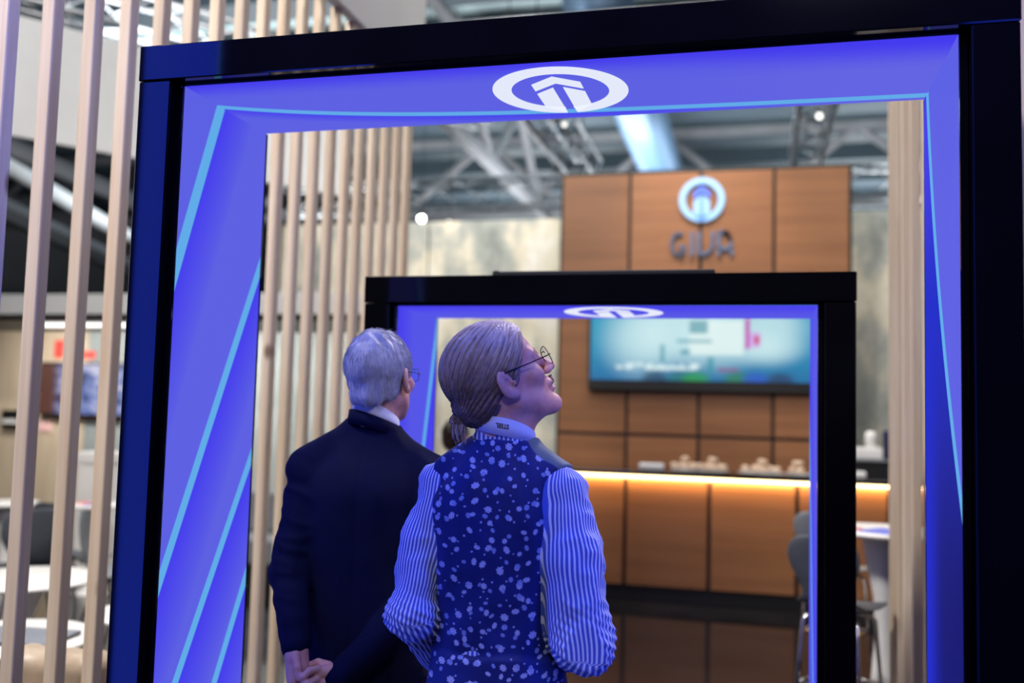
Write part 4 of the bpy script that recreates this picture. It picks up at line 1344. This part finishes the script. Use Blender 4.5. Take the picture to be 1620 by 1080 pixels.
# ---------------------------------------------------------------- man in the floral waistcoat
def blond_man():
    t = empty('person', (-.60428, 2.28, 0), math.radians(14.844))
    tag(t, 'blond man with a small hair bun, floral waistcoat and striped shirt, looking up', 'person')
    hc, hR, hs = (-.01, .0, 1.676), head_axes(73, 31, 0), 1.1
    TW = math.radians(20)
    SL, ML, EL, WL = (-.158, .05, 1.395), (-.184, .035, 1.27), (-.207, .01, 1.11), (-.14, .2, .92)
    SR, MR, ER, WR = (.16, -.06, 1.395), (.174, -.08, 1.26), (.194, -.1, 1.08), (.15, .13, .98)
    b = Shape(); head_ops(b, hc, hR, hs)
    b.add(cone((-.012, .0, 1.635), (.006, -.002, 1.48), .064, .066), .03)
    b.add(cone((.03, .03, 1.6), (.012, .01, 1.5), .05, .055), .03)
    b.add(loft([(.86, .14, .1, 0, 0), (1.0, .135, .095, 0, 0), (1.2, .145, .1, 0, 0), (1.36, .16, .1, 0, 0), (1.44, .13, .08, 0, 0), (1.49, .07, .06, 0, 0)], TW), .03)
    for s_, m_, e_, w_ in ((SL, ML, EL, WL), (SR, MR, ER, WR)): b.add(cone((s_[0] * .95, s_[1], s_[2] - .012), m_, .037, .042), .012); b.add(cone(m_, e_, .042, .038), .012); b.add(cone(e_, w_, .038, .028), .012)
    hand_ops(b, WL, (.55, .35, -.35), (.3, -.9, 0), (0, 0, 1), 1.02, .75)
    hand_ops(b, WR, (-.55, .35, -.2), (-.3, -.9, 0), (0, 0, 1), 1.02, .75)
    for x in (-.09, .1): b.add(cone((x, 0, .9), (x, .01, .48), .08, .055), .03); b.add(cone((x, .01, .48), (x, -.02, .08), .052, .036), .02); b.add(cone((x, -.02, .06), (x, .11, .04), .03, .028), .02)
    me, _ = b.mesh('body', (-.29, -.17, -.005), (.3, .32, 1.85), .0033)
    link('body', me, M_skin, t)
    # shirt
    secs = [(.86, .158, .122, 0, 0), (1.0, .142, .112, 0, 0), (1.12, .14, .112, 0, 0), (1.25, .155, .116, 0, 0), (1.36, .168, .114, 0, 0), (1.42, .155, .104, 0, 0), (1.465, .125, .088, 0, 0), (1.5, .092, .076, .002, 0), (1.535, .07, .066, .004, 0), (1.56, .066, .064, .004, 0)]
    s = Shape().add(loft(secs, TW), .02)
    arms = []
    for s_, m_, e_, w_, r in ((SL, ML, EL, WL, (.053, .062, .066)), (SR, MR, ER, WR, (.056, .072, .077))):
        s.add(cone(s_, m_, r[0], r[1]), .025); s.add(cone(m_, e_, r[1], r[2]), .02)
        s.add(cone(e_, tuple(np.array(e_) * .25 + np.array(w_) * .75), r[2] * .95, .047), .02)
        arms.append((np.array(s_), np.array(e_), np.array(w_)))
    s.add(cone((-.06, .015, 1.497), (-.155, .045, 1.418), .038, .05), .025); s.add(cone((.07, -.02, 1.49), (.155, -.055, 1.42), .038, .05), .025)
    s.add(ell((.205, -.12, 1.06), (.06, .058, .052)), .03)

    def post(P, D):
        el = np.exp(-((P[:, 2] - 1.07) / .09) ** 2); arm = np.clip((np.abs(P[:, 0]) - .1) / .06, 0, 1)
        q = np.stack([P[:, 0] * 20 + P[:, 2] * 26, P[:, 1] * 22 + P[:, 2] * 14, P[:, 2] * 30 - P[:, 0] * 24], 1)
        D = D + arm * ((.0045 + .005 * el) * wob(q, 1.0) + .006 * np.abs(wob(q * 1.7 + 2, 1.0)))
        return D + arm * el * .003 * np.sin(P[:, 2] * 300 + P[:, 0] * 160 + 2 * wob(P * 20, 1.0))
    s.post = post
    me, Vs = s.mesh('shirt', (-.31, -.17, .84), (.33, .26, 1.58), .0046)
    def seg_d(P, a, c):
        d = c - a; tt = np.clip(((P - a) @ d) / (d @ d), 0, 1); return np.linalg.norm(P - a - tt[:, None] * d, axis=1)
    st = Vs[:, 0] * 1.0
    for a, e, wv in arms:
        d1 = (e - a) / np.linalg.norm(e - a); d2 = (wv - e) / np.linalg.norm(wv - e); nb_ = d1 + d2
        near = np.minimum(seg_d(Vs, a, e), seg_d(Vs, e, wv)) < .13
        on = near & (np.sign(Vs[:, 0]) == np.sign(e[0])) & ~((Vs[:, 2] > 1.47) | (np.abs(Vs[:, 0]) < .085))
        for p, q, r, low in ((a, e, .074, False), (e, wv, .058, True)):
            d = q - p; d /= np.linalg.norm(d); back = np.array([0, -1., 0]); back -= d * (back @ d); back /= np.linalg.norm(back); side = np.cross(d, back)
            rel = Vs - p; ang = np.arctan2(rel @ side, rel @ back)
            m_ = on & ((((Vs - e) @ nb_) > 0) == low)
            st = np.where(m_, ang * r + .0012 * np.sin(Vs[:, 2] * 60), st)
    set_attr(me, 'stripe', st)
    link('shirt', me, M_stripe, t)
    # waistcoat
    v = Shape().add(loft([(z, w + .007, d + .009, x, y) for z, w, d, x, y in secs if z < 1.55] + [], TW), .02)
    v.add(cone((-.06, .015, 1.5), (-.125, .036, 1.448), .043, .05), .025); v.add(cone((.07, -.02, 1.495), (.135, -.048, 1.442), .043, .05), .025)
    v.add(loft([(.9, .178, .132, .0, 0), (.96, .172, .13, 0, 0), (1.03, .158, .122, 0, 0)], TW), .02)
    v.sub(cone((-.215, .06, 1.40), (-.235, .03, 1.1), .066, .066), .01); v.sub(cone((.185, -.085, 1.385), (.235, -.125, 1.12), .09, .085), .01)
    v.sub(ell((.006, .02, 1.583), (.082, .09, .036)), .006)
    ca, sa = math.cos(TW), math.sin(TW)

    def post3(P, D):
        q = np.stack([P[:, 0] * 14 + P[:, 2] * 8, P[:, 1] * 16, P[:, 2] * 9 - P[:, 0] * 12], 1)
        crease = np.exp(-((P[:, 2] - 1.03 - .3 * (P[:, 0] + .1) ** 1 * .4) / .012) ** 2) * np.clip(1 - np.abs(P[:, 0] + .05) / .1, 0, 1)
        return D + .005 * wob(q, 1.0) + .0055 * np.abs(wob(q * 2.6 + 4, 1.0)) + .004 * crease
    v.post = post3
    me, Vv = v.mesh('waistcoat', (-.25, -.2, .87), (.27, .2, 1.57), .005)
    yt = Vv[:, 0] * sa + Vv[:, 1] * ca
    set_attr(me, 'front', yt - .0 + np.where(Vv[:, 2] > 1.4, .035, -.05) * (Vv[:, 0] > 0))
    link('waistcoat', me, M_floral, t)
    # stand collar with upside-down lettering
    CC, RA, RB = (.006, .0), .0735, .0735
    zl = lambda a: 1.541 - .014 * math.sin(a); zh = lambda a: zl(a) + .018 + .026 * max(0, math.cos(a))
    col = band('collar', CC, RA - .003, RB - .003, zl, zh, .0045, M_collar, t)
    tm = text_mesh('STEEL', .0152, 0, .0005)
    for vv in tm.vertices:
        x, y = -vv.co.x * .8, -vv.co.y
        a = -.1 + x / RA
        zc = zl(-.1) + .024 - .13 * x
        vv.co = Vector((CC[0] + (RA + .0022) * math.sin(a), CC[1] - (RB + .0022) * math.cos(a), zc + y))
    bmx = bmesh.new(); bmx.from_mesh(tm); bmesh.ops.recalc_face_normals(bmx, faces=bmx.faces); bmx.to_mesh(tm); bmx.free()
    link('lettering', tm, mat('black_print', (.004, .004, .006, 1), .6, var=0), col)
    # trousers, shoes
    tr = Shape().add(loft([(.78, .168, .125, 0, 0), (.92, .16, .118, 0, 0), (.98, .15, .112, 0, 0)], TW), .03)
    for x in (-.09, .1): tr.add(cone((x, 0, .84), (x, .01, .46), .1, .075), .03); tr.add(cone((x, .01, .46), (x, -.02, .09), .075, .066), .03)
    me, _ = tr.mesh('trousers', (-.24, -.2, .02), (.26, .2, 1.0), .009); link('trousers', me, M_trouser, t)
    shoes(t, (-.09, .1), .02, M_shoe)
    # swept back hair
    Bn = np.array([0, -.112, -.022])
    h = Shape()
    cutp = lambda ny, nz, d: (lambda P: d - (P[:, 1] * ny + P[:, 2] * nz))
    h.add(moved(ell((0, -.008, .042), (.085, .117, .1)), hc, hR, hs), 0)
    h.add(moved(ell((0, -.06, -.03), (.062, .058, .05)), hc, hR, hs), .02)
    h.add(moved(ell((0, -.1, -.018), (.03, .028, .026)), hc, hR, hs), .03)
    h.sub(moved(cutp(.81, -.59, .0243), hc, hR, hs), .012)
    h.sub(moved(cutp(.42, -.908, .034), hc, hR, hs), .012)
    for x in (1, -1): h.sub(moved(ell((x * .094, -.008, -.01), (.026, .026, .038)), hc, hR, hs), .008)

    def comb(q):
        d = q - Bn; ax = np.array([0, .8, .6]); u = np.array([1., 0, 0]); w_ = np.cross(ax, u)
        return np.arctan2(d @ u, d @ w_)

    def post4(P, D):
        q = to_h(P, hc, hR, hs); th = comb(q)
        return D + .0016 * np.sin(th * 38 + 3 * wob(q * 9, 1.0)) + .0012 * np.sin(th * 83 + 2 * wob(q * 14, 1.0))
    h.post = post4
    me, Vh = h.mesh('hair', (-.18, -.13, 1.54), (.1, .13, 1.85), .003)
    qv = to_h(Vh, hc, hR, hs)
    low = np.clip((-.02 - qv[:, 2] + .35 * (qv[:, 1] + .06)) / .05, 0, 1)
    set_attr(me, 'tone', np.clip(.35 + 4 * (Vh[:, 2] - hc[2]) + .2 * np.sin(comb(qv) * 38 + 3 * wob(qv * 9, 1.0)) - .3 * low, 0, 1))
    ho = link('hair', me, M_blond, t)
    rg = np.random.RandomState(8); cen, rad = np.array([0, -.008, .042]), np.array([.085, .117, .1])
    HM = head_matrix(hc, hR, hs); paths = []
    for i in range(2600):
        # start on the hairline or anywhere behind it, run over the skull to the bun
        v_ = rg.normal(size=3); v_ /= np.linalg.norm(v_)
        p = cen + rad * v_
        if p[1] * .81 - p[2] * .59 > .0245 or p[1] * .42 - p[2] * .908 > .02 or (abs(p[0]) > .07 and abs(p[1] + .008) < .03 and p[2] < .03): continue
        u0, u1 = v_, (Bn - cen) / rad; u1 = u1 / np.linalg.norm(u1); al = math.acos(float(np.clip(u0 @ u1, -1, 1)))
        if al < .3: continue
        pts = []; lift = rg.uniform(.0, .002); frac = rg.uniform(.6, .98)
        for kx in range(9):
            tt = kx / 8 * frac; w0, w1 = math.sin((1 - tt) * al) / math.sin(al), math.sin(tt * al) / math.sin(al)
            u = u0 * w0 + u1 * w1; pts.append(cen + rad * (u / np.linalg.norm(u)) * (1 + lift * 4 * math.sin(PI * min(1, tt + .15))) + rg.normal(0, .0003, 3))
        if any(q[1] * .81 - q[2] * .59 > .027 or q[1] * .42 - q[2] * .908 > .03 for q in pts): continue
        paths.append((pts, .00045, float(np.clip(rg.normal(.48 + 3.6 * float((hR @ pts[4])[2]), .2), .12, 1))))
    strands('hair_strands', paths, M_blond, ho, mtx=Matrix.Identity(4))['kind'] = 'stuff'
    bpy.data.objects[ho.name].children[0].matrix_local = HM
    # bun: loops of hair, a tie and loose ends hanging down
    C = np.array(hc) + hR @ Bn * hs
    bun_c = C + np.array([-.012, -.004, -.016])
    paths = []
    for i in range(230):
        a = rg.uniform(0, 2 * PI); r = rg.uniform(.012, .021); ax = rg.normal(size=3); ax /= np.linalg.norm(ax)
        u = np.cross(ax, (0.2, .5, 1)); u /= np.linalg.norm(u); w_ = np.cross(ax, u)
        sc = np.array([1, 1, .82])
        pts = [bun_c + sc * (u * math.cos(a + q * .32) + w_ * math.sin(a + q * .32)) * r for q in range(7)]
        paths.append((pts, .0008, float(np.clip(rg.normal(.4, .3), 0, 1))))
    for i in range(46):
        p0 = bun_c + np.array([rg.uniform(-.012, .02), rg.uniform(-.014, .012), -.008]); L = rg.uniform(.018, .05)
        paths.append(([p0, p0 + np.array([rg.normal(0, .003), 0, -L * .5]), p0 + np.array([rg.normal(.002, .006), 0, -L])], .001, float(np.clip(rg.normal(.55, .3), 0, 1))))
    for i in range(60):   # short ends at the nape
        p0 = np.array([rg.uniform(-.085, -.045), rg.uniform(-.05, .02), rg.uniform(1.585, 1.615)]); L = rg.uniform(.012, .03)
        paths.append(([p0, p0 + np.array([.003, 0, -L * .5]), p0 + np.array([rg.normal(.006, .004), 0, -L])], .001, .05))
    bu = Shape().add(ell(tuple(bun_c), (.018, .018, .015)), 0)
    me, Vb = bu.mesh('hair_bun', tuple(bun_c - .035), tuple(bun_c + .035), .003); set_attr(me, 'tone', .2 + .1 * wob(Vb * 200, 1.0))
    bo = link('hair_bun', me, M_blond, t)
    strands('loose_ends', paths, M_blond, bo)['kind'] = 'stuff'
    mid = (C + bun_c) / 2 + np.array([-.002, 0, .0])
    ax = np.array(bun_c - C); ax /= np.linalg.norm(ax); u = np.cross(ax, (0, 1, 0)); u /= np.linalg.norm(u); w_ = np.cross(ax, u)
    mb = MB()
    for q in (-.004, 0, .004): mb.tube([tuple(mid + ax * q + (u * math.cos(a) + w_ * math.sin(a)) * .0165) for a in [2 * PI * i / 20 for i in range(21)]], .0016, 6)
    mb.build('hair_tie', M_shoe, t, True)
    # beard, moustache, brow hairs
    paths = []
    def hairs(n, fn, d, L, r=.0006):
        for i in range(n):
            p = np.array(fn()); dd = np.array(d) + rg.normal(0, .35, 3); dd /= np.linalg.norm(dd); l = L * rg.uniform(.6, 1.2)
            paths.append(([p, p + dd * l * .5, p + dd * l + np.array([0, -.001, -.001])], r, rg.uniform(.2, .8)))
    for sx in (1, -1):
        hairs(110, lambda: (sx * rg.uniform(.001, .024), .1075 + rg.uniform(-.002, .001), -.0535 + rg.uniform(-.003, .003)), (sx * .7, .0, -.8), .004, .0004)
        hairs(60, lambda: (sx * rg.uniform(.014, .045), .0945 - rg.uniform(0, .004), .025 + rg.uniform(-.002, .003)), (sx * 1, -.1, .1), .005, .0004)
    fh = strands('facial_hair', paths, M_blond, t, mtx=HM)
    fh['kind'] = 'stuff'
    mo = Shape()
    for sx in (1, -1): mo.add(moved(cone((sx * .002, .1105, -.0505), (sx * .024, .1, -.06), .0056, .0028), hc, hR, hs), .003)
    mo.post = lambda P, D: D + .0009 * wob(P * 300, 1.0)
    c_ = np.array(hc) + hR @ np.array([0, .105, -.055]) * hs
    me, Vm = mo.mesh('moustache', tuple(c_ - .045), tuple(c_ + .045), .0022); set_attr(me, 'tone', .2 + .2 * wob(Vm * 300, 1.0)); link('moustache', me, M_blond, t)
    glasses(t, HM, M_gold, M_wire, 'round')
    return t


blond_man()


# ---------------------------------------------------------------- person far behind, mostly hidden
def far_person():
    p = at(722, 690, 6.2)
    t = empty('person', (p.x, 6.2, 0), math.radians(10)); tag(t, 'dark haired person in pale clothes far behind the blond man', 'person')
    hc, hR, hs = (0, 0, 1.41), head_axes(25, -5), 1.02
    b = Shape(); head_ops(b, hc, hR, hs)
    b.add(cone((0, -.01, 1.38), (0, -.01, 1.25), .05, .055), .03)
    b.add(loft([(.75, .13, .1, 0, 0), (.95, .125, .095, 0, 0), (1.12, .15, .1, 0, 0), (1.2, .13, .08, 0, 0), (1.27, .06, .055, 0, 0)], 0), .03)
    for x in (1, -1):
        b.add(cone((x * .165, 0, 1.19), (x * .19, -.02, .93), .04, .034), .02); b.add(cone((x * .19, -.02, .93), (x * .18, .08, .72), .034, .025), .02)
        hand_ops(b, (x * .18, .08, .72), (0, .25, -1), (-x, 0, 0), (0, 1, 0), .95, .4)
        b.add(cone((x * .08, 0, .78), (x * .085, .0, .42), .075, .05), .03); b.add(cone((x * .085, 0, .42), (x * .085, -.02, .07), .05, .035), .02); b.add(cone((x * .085, -.02, .05), (x * .085, .1, .035), .03, .026), .02)
    me, _ = b.mesh('body', (-.28, -.16, -.005), (.28, .26, 1.58), .006); link('body', me, M_skin, t)
    s = Shape().add(loft([(.72, .155, .12, 0, 0), (.95, .14, .11, 0, 0), (1.12, .165, .112, 0, 0), (1.2, .145, .09, 0, 0), (1.26, .07, .065, 0, 0)], 0), .03)
    for x in (1, -1): s.add(cone((x * .165, 0, 1.18), (x * .19, -.02, .93), .056, .05), .03); s.add(cone((x * .19, -.02, .93), (x * .182, .06, .76), .05, .04), .03)
    me, _ = s.mesh('shirt', (-.3, -.18, .7), (.3, .2, 1.3), .009); link('shirt', me, fabric('pale_cotton', S(214, 206, 198)), t)
    tr = Shape().add(loft([(.66, .15, .11, 0, 0), (.8, .14, .105, 0, 0)], 0), .03)
    for x in (1, -1): tr.add(cone((x * .08, 0, .74), (x * .085, 0, .42), .09, .07), .03); tr.add(cone((x * .085, 0, .42), (x * .085, -.02, .08), .07, .06), .03)
    me, _ = tr.mesh('trousers', (-.22, -.16, .02), (.22, .18, .84), .01); link('trousers', me, M_trouser, t)
    shoes(t, (-.085, .085), .02, M_shoe)
    h = Shape().add(moved(ell((0, -.016, .036), (.085, .11, .1)), hc, hR, hs), 0).add(moved(ell((0, -.05, -.03), (.068, .064, .06)), hc, hR, hs), .02)
    h.sub(moved(lambda P: .03 - (P[:, 1] * .86 - P[:, 2] * .51), hc, hR, hs), .012)
    for x in (1, -1): h.sub(moved(ell((x * .092, -.008, -.012), (.026, .025, .037)), hc, hR, hs), .008)
    h.post = lambda P, D: D + .003 * wob(P * 110, 1.0)
    me, Vh = h.mesh('hair', (-.15, -.18, 1.27), (.15, .16, 1.6), .005); set_attr(me, 'tone', .3 + .2 * wob(Vh * 50, 1.0)); link('hair', me, M_brown, t)


far_person()

# ---------------------------------------------------------------- crumpled beige cushioned chair near the left slats
ac = empty('armchair', (-2.45, 3.04, 0), .0); tag(ac, 'beige crumpled leather armchair back behind the left slats at the bottom', 'armchair')
sh = Shape().add(rbox((0, 0, .55), (.2, .09, .15), .07), .02)
sh.post = lambda P, D: D + .012 * wob(P * np.array([14, 10, 16], f4), 1.0) + .009 * np.abs(wob(P * np.array([34, 20, 22], f4), 1.0))
me, _ = sh.mesh('backrest', (-.36, -.17, .38), (.36, .17, .82), .009)
M_beige = mat('crumpled_beige_leather', S(168, 150, 130), .45, var=.1, nscale=14, bump=.3)
link('backrest', me, M_beige, ac)
sh = Shape().add(rbox((0, -.19, .34), (.2, .24, .09), .07), .02)
sh.post = lambda P, D: D + .006 * wob(P * 16, 1.0)
me, _ = sh.mesh('seat', (-.36, -.52, .2), (.36, .12, .5), .012); link('seat', me, M_beige, ac)
for sx in (-1, 1):
    for y_ in (-.38, .02): MB().tube([(sx * .16, y_, .0), (sx * .15, y_, .28)], [.012, .018], 8).build('leg', M_matblack, ac, True)
